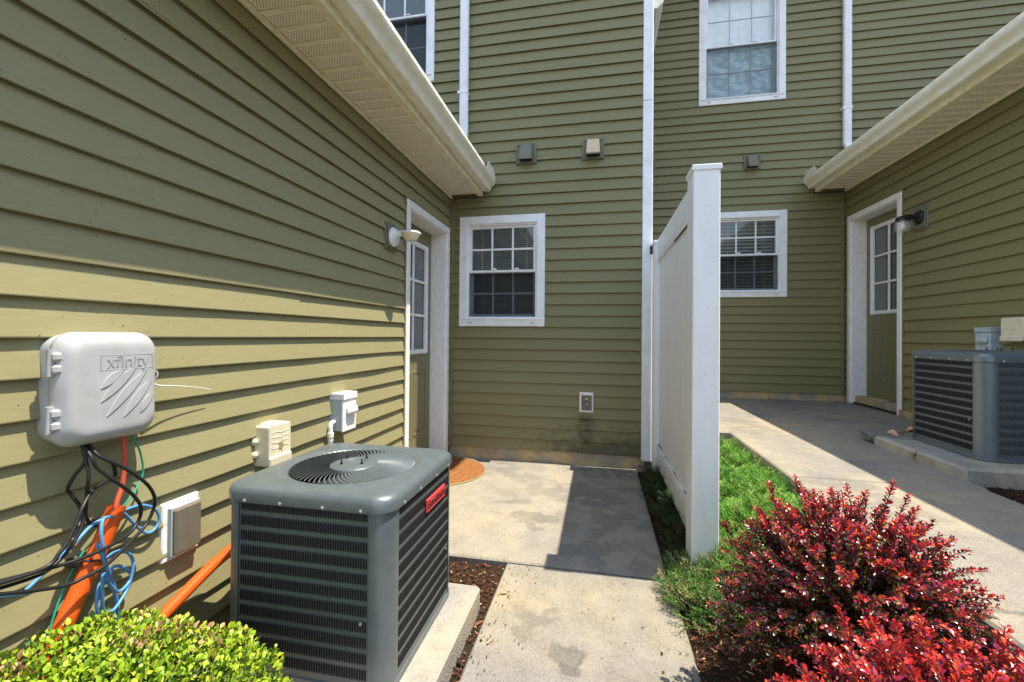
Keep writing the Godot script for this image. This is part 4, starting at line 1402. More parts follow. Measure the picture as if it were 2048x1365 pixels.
func vent(side: String, u: float, y: float, w: float, label: String):
	var r := thing("vent_hood", label, "vent hood", at_wall(side, u, y), "vent hoods high on the back walls")
	var g := Geo.new()
	g.bb(-w, w, -w, w * 0.92, 0.0, 0.022, 0.004)
	ring(g, -w, w, -w, w * 0.92, 0.02, 0.02, 0.030, 0.004)
	part("mounting_block", g.done(), M.vent_olive, r)
	g = Geo.new()
	var a := w * 0.62
	var t := w * 0.80
	var b := -w * 0.72
	var d := 0.085
	var P := [V(-a * 0.86, t, 0.02), V(a * 0.86, t, 0.02), V(a, b, 0.02 + d), V(-a, b, 0.02 + d), V(-a, b, 0.02), V(a, b, 0.02)]
	var th := V(0, 0, -0.004)
	g.quad(P[3], P[2], P[1] + V(0, 0, 0.018), P[0] + V(0, 0, 0.018))
	g.quad(P[3] + th * 2, P[0] + th, P[1] + th, P[2] + th * 2)
	g.face([P[0], P[0] + V(0, 0, 0.018), P[3], P[4]], V(-1, 0, 0))
	g.face([P[1], P[1] + V(0, 0, 0.018), P[2], P[5]], V(1, 0, 0))
	g.face([P[0], P[1], P[1] + V(0, 0, 0.018), P[0] + V(0, 0, 0.018)], V(0, 1, 0))
	g.bb(-a - 0.002, a + 0.002, b - 0.012, b + 0.004, 0.02 + d - 0.006, 0.02 + d + 0.001, 0.001)
	part("hood", g.done(), M.vent_olive, r)
	g = Geo.new()
	g.bb(-a + 0.006, a - 0.006, b + 0.004, b + 0.010, 0.024, 0.02 + d - 0.012)
	part("flap", g.done(), M.unit_gap, r)

func fixtures():
	cable_box()
	wires()
	weather_outlet("left", 1.245, 0.508, 0.067, 0.098, 0.030, "white plate with bronze weather cover low on the sunny left wall above the hedge")
	weather_outlet("back_left", -0.110, 0.575, 0.062, 0.09, 0.012, "small white-framed outlet with brown flap low on the back wall, dirt streak below")
	vent("back_left", -0.68, 2.88, 0.098, "left of the two olive vent hoods above the nearer back window")
	vent("back_left", -0.064, 2.88, 0.098, "olive vent hood beside the white corner post, its top catching the light")
	vent("back_right", 1.807, 3.31, 0.095, "lone olive vent hood on the farther wall above the window with blinds")
	vent("back_right", 0.60, 3.32, 0.078, "olive vent hood half hidden behind the white corner post")
	# telephone box, beige
	var r := thing("telephone_box", "cream plastic telephone junction box with a broken star-shaped hole, behind the near unit", "utility box", at_wall("left", 1.640, 0.70) * Transform3D(Basis.from_scale(Vector3(0.74, 1, 1)), Vector3.ZERO))
	var g := Geo.new()
	g.sg = -1
	skin(g, [[0.088, 0.085, 0.010, 0.0], [0.088, 0.085, 0.010, 0.078], [0.086, 0.083, 0.010, 0.084]])
	g.bb(-0.088, 0.086, -0.088, -0.045, 0.078, 0.094, 0.006)
	g.bb(-0.05, 0.04, 0.08, 0.092, 0.01, 0.04, 0.005)
	part("case", g.done(), M.beige_plastic, r)
	for k in 4:
		g = Geo.new()
		var p := []
		for i in 9: p.append(V(lerpf(-0.07, 0.07, i / 8.0), 0.052 - k * 0.021 + sin(i * 0.9 + k) * 0.003, 0.0845))
		g.tube(p, 0.0011, 5)
		part("moulded_wave", g.done(), M.beige_plastic, r)
	g = Geo.new()
	var star := PackedVector2Array()
	for i in 10: star.append(Vector2(0.005, -0.008) + Vector2(cos(i * TAU / 10), sin(i * TAU / 10)) * (0.026 if i % 2 == 0 else 0.013))
	g.prism(star, 0.083, 0.0855)
	part("broken_hole", g.done(), M.beige_shade, r)
	for y in [0.02, -0.035]:
		g = Geo.new(Transform3D(Basis(Vector3(0, 0, 1), PI / 2), V(-0.085, y, 0.022)))
		g.sg = 1
		g.lathe([Vector2(0.008, 0), Vector2(0.015, 0.010), Vector2(0.016, 0.018), Vector2(0.010, 0.027), Vector2(0, 0.030)], 14)
		part("knob", g.done(), M.beige_plastic, r)
	# disconnect switches
	for k in [0, 1]:
		r = thing("disconnect_switch", "grey disconnect switch box with elbow pipe on the left wall behind the near unit" if k == 0 else "pale grey disconnect switch box on the right wall above the far unit", "switch box", at_wall("left", 2.165, 0.757) if k == 0 else at_wall("right", -3.77, 1.165), "disconnect switches beside the cooling units")
		g = Geo.new()
		g.bb(-0.062, 0.062, -0.105, 0.092, 0.0, 0.075, 0.003)
		part("case", g.done(), M.meter_grey, r)
		g = Geo.new()
		g.bb(-0.066, 0.066, 0.062, 0.097, -0.002, 0.094, 0.003)
		g.bb(-0.064, 0.064, -0.109, 0.060, 0.0752, 0.088, 0.003)
		part("cover", g.done(), M.white_vinyl if k == 0 else M.meter_grey, r)
		g = Geo.new()
		g.box(V(0.006, 0.004, 0.096), V(0.088, 0.05, 0.034), 0.012, Basis(Vector3.RIGHT, -0.25))
		part("pull_handle", g.done(), M.white_vinyl if k == 0 else M.meter_grey, r)
		if k == 0:
			g = Geo.new()
			g.tube(smooth_path([V(-0.06, -0.055, 0.035), V(-0.085, -0.057, 0.035), V(-0.098, -0.070, 0.037), V(-0.10, -0.10, 0.038), V(-0.10, -0.18, 0.038)]), 0.012, 12)
			g.tube([V(-0.10, -0.105, 0.038), V(-0.10, -0.128, 0.038)], 0.017, 12)
			g.tube([V(-0.10, -0.128, 0.038), V(-0.10, -0.15, 0.038)], 0.0145, 12)
			part("elbow_pipe", g.done(), M.nylon_white, r)
	r = thing("telephone_box", "cream plastic telephone junction box at the right edge, beside the pale switch", "utility box", at_wall("right", -3.56, 1.245))
	g = Geo.new()
	skin(g, [[0.082, 0.08, 0.012, 0.0], [0.082, 0.08, 0.012, 0.07], [0.078, 0.076, 0.012, 0.076]])
	g.bb(-0.082, 0.08, -0.083, -0.045, 0.07, 0.086, 0.006)
	part("case", g.done(), M.beige_plastic, r)
	g = Geo.new(Transform3D(Basis(Vector3.RIGHT, PI / 2), V(0.0, 0.0, 0.076)))
	g.lathe([Vector2(0.02, -0.002), Vector2(0.02, 0.003), Vector2(0, 0.004)], 14)
	part("boss", g.done(), M.beige_plastic, r)
	# lamps
	r = thing("wall_lamp", "white wall lamp with a shallow cream lens beside the left door", "lamp", at_wall("left", 2.755, 1.845))
	g = Geo.new()
	g.bb(-0.083, 0.083, -0.092, 0.092, 0.0, 0.026, 0.005)
	g.bb(-0.068, 0.068, -0.078, 0.078, 0.026, 0.036, 0.005)
	part("mounting_block", g.done(), M.vent_olive, r)
	g = Geo.new(Transform3D(Basis(Vector3.RIGHT, PI / 2), V(0, -0.005, 0.036)))
	g.sg = 1
	g.lathe([Vector2(0.066, 0), Vector2(0.066, 0.010), Vector2(0.060, 0.018), Vector2(0.040, 0.026), Vector2(0.0, 0.030)], 28)
	part("rose", g.done(), M.white_vinyl, r)
	g = Geo.new()
	g.tube(smooth_path([V(0, 0.01, 0.05), V(0.0, 0.018, 0.085), V(0.0, 0.022, 0.12)]), 0.024, 14, 0.016)
	part("arm", g.done(), M.white_vinyl, r)
	g = Geo.new(Transform3D(Basis.IDENTITY, V(0.0, 0.0, 0.165)))
	g.sg = 1
	g.lathe([Vector2(0.066, 0.012), Vector2(0.068, 0.020), Vector2(0.060, 0.027), Vector2(0.03, 0.034), Vector2(0.0, 0.036)], 28)
	part("shade", g.done(), M.white_vinyl, r)
	g = Geo.new(Transform3D(Basis.IDENTITY, V(0.0, 0.0, 0.165)))
	g.sg = 1
	g.lathe([Vector2(0, -0.034), Vector2(0.036, -0.032), Vector2(0.043, -0.026), Vector2(0.063, 0.010), Vector2(0.064, 0.013)], 28)
	part("lens", g.done(), M.lamp_cream, r)
	r = thing("wall_lamp", "black wall lamp with a clear glass jar beside the right door", "lamp", at_wall("right", -4.49, 2.255))
	g = Geo.new()
	g.bb(-0.083, 0.083, -0.115, 0.105, 0.0, 0.026, 0.005)
	g.bb(-0.066, 0.066, -0.095, 0.088, 0.026, 0.036, 0.005)
	part("mounting_block", g.done(), M.vent_olive, r)
	g = Geo.new(Transform3D(Basis(Vector3.RIGHT, PI / 2), V(0, 0.0, 0.036)))
	g.sg = 1
	g.lathe([Vector2(0.062, 0), Vector2(0.062, 0.010), Vector2(0.045, 0.024), Vector2(0.0, 0.03)], 24)
	g.xf = Transform3D.IDENTITY
	g.tube(smooth_path([V(0, 0.005, 0.055), V(0.0, 0.014, 0.10), V(0.0, 0.014, 0.15)]), 0.017, 12)
	g.xf = Transform3D(Basis.IDENTITY, V(0, -0.028, 0.165))
	g.lathe([Vector2(0.050, 0.0), Vector2(0.052, 0.018), Vector2(0.045, 0.036), Vector2(0.02, 0.046), Vector2(0, 0.047)], 24)
	part("fitting", g.done(), M.black_metal, r)
	g = Geo.new(Transform3D(Basis.IDENTITY, V(0, -0.028, 0.165)))
	g.sg = 1
	g.lathe([Vector2(0.0, -0.105), Vector2(0.03, -0.103), Vector2(0.046, -0.09), Vector2(0.054, -0.06), Vector2(0.054, -0.025), Vector2(0.046, 0.0)], 24)
	part("glass_jar", g.done(), M.clear_jar, r)
	g = Geo.new(Transform3D(Basis.IDENTITY, V(0, -0.028, 0.165)))
	g.sg = 1
	g.lathe([Vector2(0.0, -0.08), Vector2(0.018, -0.074), Vector2(0.026, -0.055), Vector2(0.02, -0.03), Vector2(0.012, 0.0)], 16)
	part("bulb", g.done(), M.nylon_white, r)
	# half-round door mat
	r = thing("door_mat", "half-round rust-orange mat on the concrete in front of the left door", "door mat", Transform3D(Basis.IDENTITY, Vector3(-1.405, 0.0, -3.575)))
	g = Geo.new(Transform3D(Basis(Vector3.RIGHT, -PI / 2), Vector3.ZERO))
	var hm := PackedVector2Array()
	for i in 33: hm.append(Vector2(cos(-PI / 2 + PI * i / 32) * 0.455, sin(-PI / 2 + PI * i / 32) * 0.42))
	g.prism(hm, 0.0005, 0.009)
	part("pile", g.done(), M.mat_rust, r)
	g = Geo.new()
	var ed := []
	for p in hm: ed.append(Vector3(p.x, 0.006, -p.y))
	g.tube(ed, 0.006, 6)
	part("edging", g.done(), M.beige_shade, r)

# ---------------------------------------------------------------- plants and litter
func leaf_mesh(l: float, w: float, fold: float, obovate: bool) -> ArrayMesh:
	var g := Geo.new()
	g.sg = 1
	var n := 4
	var prev := []
	for i in n + 1:
		var t := float(i) / n
		var k := sin(PI * pow(t, 1.5 if obovate else 0.9))
		if i == 0: k = 0.12
		if i == n: k = 0.0
		var hw := w * 0.5 * k
		var c := Vector3(0, sin(t * 2.2) * l * 0.08, -l * t)
		var row := [c + Vector3(-hw, fold * hw, 0), c, c + Vector3(hw, fold * hw, 0)]
		if i > 0:
			for j in 2: g.quad(prev[j], prev[j + 1], row[j + 1], row[j])
		prev = row
	return g.done()

func leaf_basis(dir: Vector3, up: Vector3, roll: float) -> Basis:
	var z := -dir.normalized()
	var x := up.cross(z)
	if x.length() < 0.01: x = Vector3(1, 0, 0).cross(z)
	x = x.normalized()
	return Basis(x, z.cross(x), z).rotated(-z, roll)

# leaves: [Transform3D, palette index]; the 300 that show largest become parts, the rest one mass
func put_leaves(root: Node3D, meshes: Array, leaves: Array, pal: Array, mkind: String, jit := 0.18):
	var eye := EYE - root.position
	leaves.sort_custom(func(a, b): return a[0].origin.distance_squared_to(eye) < b[0].origin.distance_squared_to(eye))
	var mats := []
	for i in pal.size():
		var m: StandardMaterial3D = M[mkind].duplicate()
		m.vertex_color_use_as_albedo = false
		m.albedo_color = pal[i].linear_to_srgb()
		m.resource_name = "%s_%d" % [mkind, i]
		mats.append(m)
	# spread the singled-out leaves over those in the nearest part of the crown
	var one := {}
	var i := 0
	var step := 3
	while one.size() < 300 and i < leaves.size():
		one[i] = true
		i += step
	for k in meshes.size():
		var xs := []
		var cs := []
		for j in leaves.size():
			if j % meshes.size() != k: continue
			if one.has(j):
				var o := part("leaf", meshes[k], mats[leaves[j][1]], root)
				o.transform = leaves[j][0]
			else:
				xs.append(leaves[j][0])
				var c: Color = pal[leaves[j][1]]
				var f := 1.0 + rng.randf_range(-jit, jit)
				cs.append(Color(c.r * f, c.g * f, c.b * f))
		multi("foliage", meshes[k], M[mkind], xs, cs, root)

func hedge():
	rng.seed = 101
	var o := Vector3(-1.14, 0.0, -0.72)
	var r := thing("boxwood_hedge", "clipped yellow-green boxwood shrub at the foot of the left wall, in front of the unit", "shrub", Transform3D(Basis.IDENTITY, o))
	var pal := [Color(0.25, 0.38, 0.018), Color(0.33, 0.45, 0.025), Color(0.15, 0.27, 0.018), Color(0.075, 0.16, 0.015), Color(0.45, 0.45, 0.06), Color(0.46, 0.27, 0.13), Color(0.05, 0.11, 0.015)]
	var leaves := []
	var g := Geo.new()
	for k in 260:
		# sprig end points over the clipped surface
		var th := rng.randf() * TAU
		var ph := rng.randf()
		var e := Vector3(maxf(cos(th) * 0.34, -0.25), 0.06 + 0.32 * ph, sin(th) * 0.30) * rng.randf_range(0.6, 1.0)
		g.tube([Vector3(rng.randf_range(-0.05, 0.05), -0.05, rng.randf_range(-0.05, 0.05)), e * 0.5 + Vector3(0, 0.04, 0), e], 0.0035, 5, 0.0015)
	part("stems", g.done(), M.twig, r).name = "stem"
	var n := 38000
	for i in n:
		var d := Vector3(rng.randfn(), absf(rng.randfn()) * 0.9 + 0.02, rng.randfn()).normalized()
		# clipped, boxy crown
		var q := pow(pow(absf(d.x) / 0.43, 3.4) + pow(absf(d.y) / 0.425, 3.4) + pow(absf(d.z) / 0.385, 3.4), -1.0 / 3.4)
		var bump_ := 1.0 + wob.get_noise_3d(d.x * 11, d.y * 11, d.z * 11) * 0.10
		var depth := pow(rng.randf(), 2.2)
		var p := d * q * bump_ * (1.0 - depth * 0.26)
		p.y *= 1.0 - 0.06 * (p.z + 0.3)
		if p.x < -0.27: continue
		var nn := Vector3(pow(absf(d.x), 2.4) * signf(d.x), pow(absf(d.y), 2.4) * 1.1, pow(absf(d.z), 2.4) * signf(d.z)).normalized()
		var dir := (nn * rng.randf_range(0.4, 1.3) + Vector3(rng.randfn(), rng.randfn() + 0.2, rng.randfn()) * 0.55).normalized()
		var s := rng.randf_range(0.55, 1.2)
		if depth < 0.35 and wob.get_noise_3d(p.x * 30, p.y * 30, p.z * 30) > 0.34: continue
		var patch := wob.get_noise_3d(p.x * 6 + 9, p.y * 6, p.z * 6)
		var u := rng.randf()
		var c := 0
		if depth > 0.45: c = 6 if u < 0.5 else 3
		elif patch > 0.28 and u < 0.40: c = 5
		elif u < 0.40: c = 0
		elif u < 0.68: c = 1
		elif u < 0.86: c = 2
		elif u < 0.93: c = 4
		elif u < 0.95: c = 5
		else: c = 3
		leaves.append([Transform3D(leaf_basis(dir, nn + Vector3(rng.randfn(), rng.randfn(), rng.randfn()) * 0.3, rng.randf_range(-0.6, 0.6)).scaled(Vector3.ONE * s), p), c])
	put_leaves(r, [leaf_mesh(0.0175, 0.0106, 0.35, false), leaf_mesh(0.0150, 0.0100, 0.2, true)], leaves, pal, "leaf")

func barberry(called: String, label: String, o: Vector3, rx: float, ry: float, rz: float, stems: int, sd: int, bright: float):
	rng.seed = sd
	var r := thing(called, label, "shrub", Transform3D(Basis.IDENTITY, o), "red barberry shrubs beside the path")
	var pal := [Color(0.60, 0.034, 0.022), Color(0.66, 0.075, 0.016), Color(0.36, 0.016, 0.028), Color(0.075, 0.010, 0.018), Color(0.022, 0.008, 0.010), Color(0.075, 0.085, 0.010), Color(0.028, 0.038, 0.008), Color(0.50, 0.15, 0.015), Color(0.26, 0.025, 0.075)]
	var leaves := []
	var g := Geo.new()
	for k in stems:
		var th := rng.randf() * TAU
		var el := asin(pow(rng.randf(), 0.72))
		var len_ := rng.randf_range(0.80, 1.02)
		if rng.randf() < 0.10: len_ *= 1.09
		var e := Vector3(cos(th) * cos(el) * rx, sin(el) * ry + 0.05, sin(th) * cos(el) * rz) * len_
		var b := Vector3(cos(th) * rx * 0.18, 0.0, sin(th) * rz * 0.18) * rng.randf()
		var m := b.lerp(e, 0.55) + Vector3(0, 0.07, 0) + Vector3(rng.randfn(), 0, rng.randfn()) * 0.02
		var pts := smooth_path([b, m, e], 8)
		g.tube(pts, 0.0028, 4, 0.0011, false)
		var total := 0.0
		for i in pts.size() - 1: total += pts[i].distance_to(pts[i + 1])
		var t := 0.25
		while t < 1.0:
			var f := t * (pts.size() - 1)
			var i0 := mini(int(f), pts.size() - 2)
			var p: Vector3 = pts[i0].lerp(pts[i0 + 1], f - i0)
			var ax: Vector3 = (pts[i0 + 1] - pts[i0]).normalized()
			var nw := 3 if rng.randf() < 0.6 else 4
			var w0 := rng.randf() * TAU
			var sid := ax.cross(Vector3(0.3, 1, 0.2)).normalized()
			for w in nw:
				var ro := sid.rotated(ax, w0 + TAU * w / nw + rng.randf_range(-0.4, 0.4))
				var dir := (ro + ax * rng.randf_range(0.35, 1.1)).normalized()
				var s := rng.randf_range(0.62, 1.08) * (1.0 - 0.35 * smoothstep(0.85, 1.0, t))
				var u := rng.randf()
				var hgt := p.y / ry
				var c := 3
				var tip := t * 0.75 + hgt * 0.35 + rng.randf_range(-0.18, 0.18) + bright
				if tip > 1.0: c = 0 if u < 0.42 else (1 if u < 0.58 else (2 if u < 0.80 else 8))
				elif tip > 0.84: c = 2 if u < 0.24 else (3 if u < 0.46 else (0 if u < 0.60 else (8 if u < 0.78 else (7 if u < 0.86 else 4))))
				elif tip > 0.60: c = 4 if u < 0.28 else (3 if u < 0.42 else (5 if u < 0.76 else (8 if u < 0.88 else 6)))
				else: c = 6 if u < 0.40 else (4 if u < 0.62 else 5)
				var up := (Vector3.UP * 0.7 + ax * 0.6 + Vector3(rng.randfn(), rng.randfn(), rng.randfn()) * 0.35).normalized()
				leaves.append([Transform3D(leaf_basis(dir, up, 0.0).scaled(Vector3.ONE * s), p + ro * 0.002), c])
			t += 0.0112 / maxf(total, 0.1) * rng.randf_range(0.9, 1.5)
	part("stem", g.done(), M.twig_red, r)
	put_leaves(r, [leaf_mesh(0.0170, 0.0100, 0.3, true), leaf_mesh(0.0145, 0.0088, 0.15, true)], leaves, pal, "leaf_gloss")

func sprig_mesh(sd: int) -> ArrayMesh:
	var q := RandomNumberGenerator.new()
	q.seed = sd
	var g := Geo.new()
	var L := 0.085
	for br in 5:
		var b0 := 0.0 if br == 0 else 0.2 + 0.15 * br
		var dir := Vector3(0, 0.18, -1).normalized()
		if br > 0: dir = dir.rotated(Vector3.UP, (0.65 if br % 2 else -0.65) + q.randf_range(-0.15, 0.15)).normalized()
		var len_ := L if br == 0 else L * (0.62 - 0.09 * br)
		var st := Vector3(0, 0.18, -1).normalized() * L * b0
		g.tri(st, st + dir * len_, st + Vector3(0.0012, 0.0006, 0))
		var n := int(len_ / 0.0038)
		for i in n:
			var p := st + dir * len_ * (float(i) + 0.4) / n
			for s in 2:
				var w := (dir * 0.9 + Vector3(q.randfn(), q.randfn() + 0.15, q.randfn()) * 0.75).normalized()
				var sd2 := w.cross(Vector3(q.randfn(), 1, q.randfn())).normalized() * 0.0011
				g.tri(p - sd2, p + sd2, p + w * q.randf_range(0.006, 0.011))
	return g.done()

func ground_cover():
	rng.seed = 303
	var sets := [
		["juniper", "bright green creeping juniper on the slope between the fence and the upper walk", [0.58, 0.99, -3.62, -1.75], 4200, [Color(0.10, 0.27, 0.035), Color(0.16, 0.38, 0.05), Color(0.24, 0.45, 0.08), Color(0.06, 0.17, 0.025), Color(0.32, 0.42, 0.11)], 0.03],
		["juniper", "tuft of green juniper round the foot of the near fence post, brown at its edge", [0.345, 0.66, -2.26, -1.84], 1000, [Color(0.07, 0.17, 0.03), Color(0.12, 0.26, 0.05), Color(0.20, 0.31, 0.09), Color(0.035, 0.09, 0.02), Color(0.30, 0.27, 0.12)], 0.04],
		["juniper", "juniper with shade painted into its greens, spilling from under the fence onto the patio", [0.40, 0.50, -3.86, -2.24], 330, [Color(0.03, 0.075, 0.018), Color(0.05, 0.11, 0.025), Color(0.02, 0.045, 0.012), Color(0.10, 0.10, 0.05)], 0.035],  # same plant in darker greens, the fence shade put into its palette
	]
	var sm := [sprig_mesh(1), sprig_mesh(2), sprig_mesh(3)]
	for s in sets:
		var R: Array = s[2]
		var c := Vector3((R[0] + R[1]) / 2, 0, (R[2] + R[3]) / 2)
		c.y = bank_y(c.x, c.z)
		var r := thing(s[0], s[1], "ground cover", Transform3D(Basis.IDENTITY, c), "creeping juniper round the fence")
		r.set_meta("kind", "stuff")
		var hubs := []
		for i in int((R[1] - R[0]) * (R[3] - R[2]) * 190.0): hubs.append(Vector2(rng.randf_range(R[0], R[1]), rng.randf_range(R[2], R[3])))
		for k in 3:
			var xs := []
			var cs := []
			for i in int(s[3] / 3.0):
				var x := rng.randf_range(R[0], R[1])
				var z := rng.randf_range(R[2], R[3])
				# sprays radiate from a clump's middle
				var m: Vector2 = hubs[rng.randi() % hubs.size()]
				var az := rng.randf() * TAU
				var rad := absf(rng.randfn()) * 0.05
				x = m.x + sin(az + PI) * rad
				z = m.y + cos(az + PI) * rad
				if x < R[0] - 0.03 or x > R[1] + 0.015 or z < R[2] - 0.02 or z > R[3] + 0.03: continue
				var lift: float = (0.4 + 0.6 * rng.randf()) * s[5] * exp(-rad * 9.0) + 0.004
				var p := Vector3(x, bank_y(x, z) + lift, z)
				var b := Basis(Vector3.UP, az) * Basis(Vector3.RIGHT, rng.randf_range(0.0, 0.5) + 0.6 * exp(-rad * 22.0)) * Basis(Vector3(0, 0, 1), rng.randf_range(-0.6, 0.6))
				xs.append(Transform3D(b.scaled(Vector3.ONE * rng.randf_range(0.7, 1.25)), p - c))
				var pal: Array = s[4]
				var t: Color = pal[mini(int(rng.randf() * pal.size()), pal.size() - 1)]
				var f := rng.randf_range(0.75, 1.25)
				cs.append(Color(t.r * f, t.g * f, t.b * f))
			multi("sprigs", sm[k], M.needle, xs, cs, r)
	# seedling at the foot of the fence, weeds by the pad
	var w := thing("seedling", "small light green seedling in the shade at the foot of the fence", "plant", Transform3D(Basis.IDENTITY, Vector3(0.425, 0.0, -3.12)))
	seedling(w, 9, 0.15, Color(0.16, 0.27, 0.06), 404)
	w = thing("weed", "low weed in the gap between the right walk and the shaded pad", "plant", Transform3D(Basis.IDENTITY, Vector3(1.90, 0.41, -3.60)))
	seedling(w, 26, 0.075, Color(0.06, 0.09, 0.025), 405)
	w = thing("moss_tuft", "tuft of moss on the side of the shaded concrete pad", "moss", Transform3D(Basis.IDENTITY, Vector3(1.868, 0.455, -3.06)))
	seedling(w, 22, 0.035, Color(0.07, 0.09, 0.02), 406)
	# curled dead leaf on the far pad
	rng.seed = 77
	var d := thing("dead_leaf", "curled dry brown leaves lying on the corner of the shaded pad", "dead leaf", Transform3D(Basis.IDENTITY, Vector3(2.03, 0.503, -3.42)))
	var lm := leaf_mesh(0.07, 0.05, 1.0, false)
	for k in 4:
		var o := part("leaf", lm, M.dry_leaf, d)
		o.transform = Transform3D(Basis(Vector3.UP, k * 1.7 + 0.6) * Basis(Vector3.RIGHT, 0.15 + 0.2 * k) * Basis(Vector3(0, 0, 1), 0.5 - k * 0.4), Vector3(-0.05 + 0.035 * k, 0.012 + 0.008 * k, 0.03 - 0.015 * k))

func seedling(root: Node3D, n: int, h: float, c: Color, sd: int):
	rng.seed = sd
	var lm := leaf_mesh(h * 0.42, h * 0.2, 0.3, true)
	var g := Geo.new()
	var m: StandardMaterial3D = M.leaf.duplicate()
	m.vertex_color_use_as_albedo = false
	m.albedo_color = c.linear_to_srgb()
	var tops := []
	for k in maxi(2, n / 4):
		var e := Vector3(rng.randfn() * h * 0.35, h * rng.randf_range(0.5, 1.0), rng.randfn() * h * 0.35)
		g.tube([Vector3.ZERO, e * 0.5 + Vector3(0, h * 0.1, 0), e], h * 0.012, 5, h * 0.006)
		tops.append(e)
	part("stem", g.done(), m, root)
	for k in n:
		var e: Vector3 = tops[k % tops.size()] * rng.randf_range(0.55, 1.0)
		var o := part("leaf", lm, m, root)
		o.transform = Transform3D(leaf_basis(Vector3(rng.randfn(), rng.randf_range(-0.1, 0.5), rng.randfn()), Vector3.UP, 0), e)

func litter():
	rng.seed = 505
	# bark chips: flat slivers
	var chips := []
	for k in 3:
		var g := Geo.new()
		var q := RandomNumberGenerator.new()
		q.seed = 900 + k
		var po := PackedVector2Array()
		for i in 6:
			var a := TAU * i / 6
			po.append(Vector2(cos(a) * 0.5 * q.randf_range(0.8, 1.1), sin(a) * 0.17 * q.randf_range(0.6, 1.2)))
		g.prism(po, -0.035, 0.035)
		chips.append(g.done())
	var beds := [
		["bark_mulch", "reddish-brown bark mulch in the bed round the near cooling unit", [-1.40, -0.468, -2.215, -0.2], -0.033, 9000, 1.0, [-1.34, -0.50, -1.87, -1.05]],
		["bark_mulch", "dark bark mulch under the red shrubs between path and upper walk", [0.345, 0.99, -2.05, 0.3], 9.0, 9500, 1.0, []],
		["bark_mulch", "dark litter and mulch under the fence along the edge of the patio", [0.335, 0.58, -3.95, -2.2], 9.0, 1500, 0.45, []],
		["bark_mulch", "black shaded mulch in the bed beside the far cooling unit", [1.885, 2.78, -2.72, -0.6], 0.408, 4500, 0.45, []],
	]
	for b in beds:
		var R: Array = b[2]
		var c := Vector3((R[0] + R[1]) / 2, 0.0 if b[3] > 5 else b[3], (R[2] + R[3]) / 2)
		var r := thing(b[0], b[1], "mulch", Transform3D(Basis.IDENTITY, c), "bark mulch in the planting beds")
		r.set_meta("kind", "stuff")
		for k in 3:
			var xs := []
			var cs := []
			for i in int(b[4] / 3.0):
				var x := rng.randf_range(R[0], R[1])
				var z := rng.randf_range(R[2], R[3])
				var no: Array = b[6]
				if no.size() and x > no[0] and x < no[1] and z > no[2] and z < no[3]: continue
				var y: float = bank_y(x, z) if b[3] > 5 else b[3]
				var L := rng.randf_range(0.008, 0.024)
				if rng.randf() < 0.04: L = rng.randf_range(0.03, 0.048)
				var bs := Basis(Vector3.UP, rng.randf() * TAU) * Basis(Vector3.RIGHT, rng.randfn() * 0.35) * Basis(Vector3(0, 0, 1), rng.randfn() * 0.25) * Basis(Vector3.RIGHT, -PI / 2)
				xs.append(Transform3D(bs.scaled(Vector3(L, L, L)) if false else bs * Basis.from_scale(Vector3(L, L * rng.randf_range(0.6, 1.3), L * 1.2)), Vector3(x, y + rng.randf_range(0.0, 0.012), z) - c))
				var u := rng.randf()
				var t := Color(0.12, 0.045, 0.026) if u < 0.45 else (Color(0.045, 0.024, 0.016) if u < 0.72 else (Color(0.16, 0.075, 0.04) if u < 0.88 else (Color(0.34, 0.22, 0.12) if u < 0.97 else Color(0.50, 0.42, 0.32))))
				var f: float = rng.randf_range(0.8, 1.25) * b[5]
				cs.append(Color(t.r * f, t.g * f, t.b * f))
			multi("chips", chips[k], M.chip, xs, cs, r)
	# crumbs blown over the concrete
	var r2 := thing("debris", "scattered brown crumbs, seeds and bark bits lying on the patio and path", "debris")
	r2.set_meta("kind", "stuff")
	var xs2 := []
	var cs2 := []
	for i in 330:
		var x := rng.randf_range(-0.45, 0.33)
		var z := rng.randf_range(-4.0, -0.6)
		if i < 110: x = -0.45 + absf(rng.randfn()) * 0.07; 
		if i < 110: z = rng.randf_range(-2.2, -0.9)
		elif i < 190:
			x = 0.34 - absf(rng.randfn()) * 0.06
			z = rng.randf_range(-2.2, -0.9)
		elif i < 240: x = rng.randf_range(-1.3, 0.33)
		var L := rng.randf_range(0.003, 0.011) * (1.5 if rng.randf() < 0.15 else 1.0)
		xs2.append(Transform3D(Basis(Vector3.UP, rng.randf() * TAU) * Basis(Vector3.RIGHT, -PI / 2) * Basis.from_scale(Vector3(L, L * 1.6, L * 1.5)), Vector3(x, 0.002, z)))
		var u := rng.randf()
		cs2.append(Color(0.045, 0.024, 0.014) if u < 0.6 else (Color(0.13, 0.055, 0.03) if u < 0.9 else Color(0.34, 0.22, 0.12)))
	multi("crumbs", chips[1], M.chip, xs2, cs2, r2)
	# a few larger slivers one could pick up
	for q in [[-0.415, -1.94, 0.035, 0.4, "pale wood sliver on the mulch in the angle of the patio and the path"], [-0.405, -1.62, 0.030, 1.3, "tan bark chip lying on the path just off the mulch strip"], [0.18, -1.83, 0.017, 0.2, "dark brown bark chip alone on the right half of the path"]]:
		var o := MeshInstance3D.new()
		o.mesh = chips[0]
		o.material_override = M.dry_leaf if q[2] > 0.02 else M.twig
		o.name = numbered("bark_chip")
		o.transform = Transform3D(Basis(Vector3.UP, q[3]) * Basis(Vector3.RIGHT, -PI / 2) * Basis.from_scale(Vector3(q[2], q[2], q[2] * 1.5)), Vector3(q[0], 0.003, q[1]))
		add_child(o, true)
		tag(o, q[4], "bark chip", "loose bark chips on the concrete")

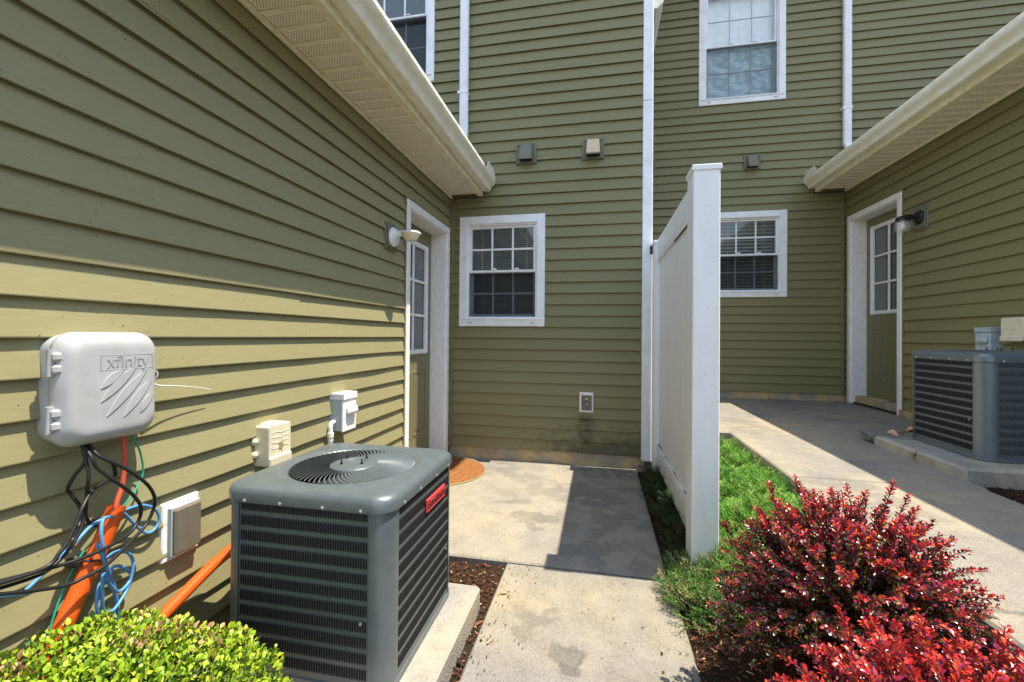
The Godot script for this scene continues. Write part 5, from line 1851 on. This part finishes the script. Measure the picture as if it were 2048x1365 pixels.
# ---------------------------------------------------------------- the scene
func sky_image() -> ImageTexture:
	var w := 1024
	var h := 512
	var a := grey(700, 0.006, 5, w, h)
	var out := Image.create(w, h, false, Image.FORMAT_RGBA8)
	for y in h:
		for x in w:
			var k := clampf((a[y * w + x] - 122) / 60.0, 0, 1)
			out.set_pixel(x, y, Color(1, 1, 1, k * 0.75))
	return tex(out)

func _ready():
	rng.seed = 1
	wob.seed = 3
	wob.frequency = 0.5
	# camera
	var cam := Camera3D.new()
	cam.name = "camera"
	cam.projection = Camera3D.PROJECTION_FRUSTUM
	cam.near = 0.05
	cam.far = 300.0
	cam.size = 0.05 * 1365.0 / 870.0
	cam.frustum_offset = Vector2(0, -0.05 * 17.5 / 870.0)
	cam.transform = Transform3D(Basis(Vector3(0.9805, 0.0085, -0.1965), Vector3(-0.0066, 0.9999, 0.0102), Vector3(0.1966, -0.0087, 0.9805)).orthonormalized(), EYE)
	add_child(cam)
	cam.make_current()
	# sky, exposure
	var env := Environment.new()
	env.background_mode = Environment.BG_SKY
	var sm := ProceduralSkyMaterial.new()
	sm.sky_top_color = Color(0.60, 0.70, 0.84)
	sm.sky_horizon_color = Color(0.93, 0.94, 0.94)
	sm.sky_curve = 0.14
	sm.ground_bottom_color = Color(0.42, 0.40, 0.34)
	sm.ground_horizon_color = Color(0.62, 0.62, 0.58)
	sm.sun_angle_max = 4.0
	sm.sky_energy_multiplier = 1.12
	sm.sky_cover = sky_image()
	sm.sky_cover_modulate = Color(1, 1, 1, 0.55)
	var sky := Sky.new()
	sky.sky_material = sm
	env.sky = sky
	env.tonemap_mode = Environment.TONE_MAPPER_LINEAR
	env.tonemap_exposure = 1.85
	env.sdfgi_enabled = true
	env.ssao_enabled = true
	env.ssil_enabled = true
	var we := WorldEnvironment.new()
	we.name = "world"
	we.environment = env
	add_child(we)
	# sun: high, square onto the left wall
	var sun := DirectionalLight3D.new()
	sun.name = "sun"
	sun.light_energy = 1.6
	sun.light_color = Color(1.0, 0.955, 0.87)
	sun.light_angular_distance = 0.5
	sun.shadow_enabled = true
	sun.transform = Transform3D(Basis.looking_at(Vector3(-0.35, -1.0, 0.003), Vector3(0, 0, 1)), Vector3(3, 9, 0))
	add_child(sun)
	materials()
	ground()
	buildings()
	fence()
	pads()
	cooling_unit("cooling_unit", "dark slate air conditioner on the near pad, red nameplate on its side", Vector3(-0.912, 0.07, -1.512), 0.61, true, true)
	cooling_unit("cooling_unit", "dark slate air conditioner in the shade against the right wall, no nameplate showing", Vector3(2.36, 0.502, -3.14), 0.60, false, false)
	fixtures()
	hedge()
	barberry("barberry", "larger barberry shrub with red twig tips, behind the other red shrub", Vector3(0.725, 0.20, -1.45), 0.38, 0.48, 0.34, 540, 601, 0.0)
	barberry("barberry", "nearer barberry shrub with bright scarlet leaves, at the bottom edge of the view", Vector3(0.64, 0.17, -0.93), 0.35, 0.42, 0.26, 380, 602, 0.16)
	ground_cover()
	litter()
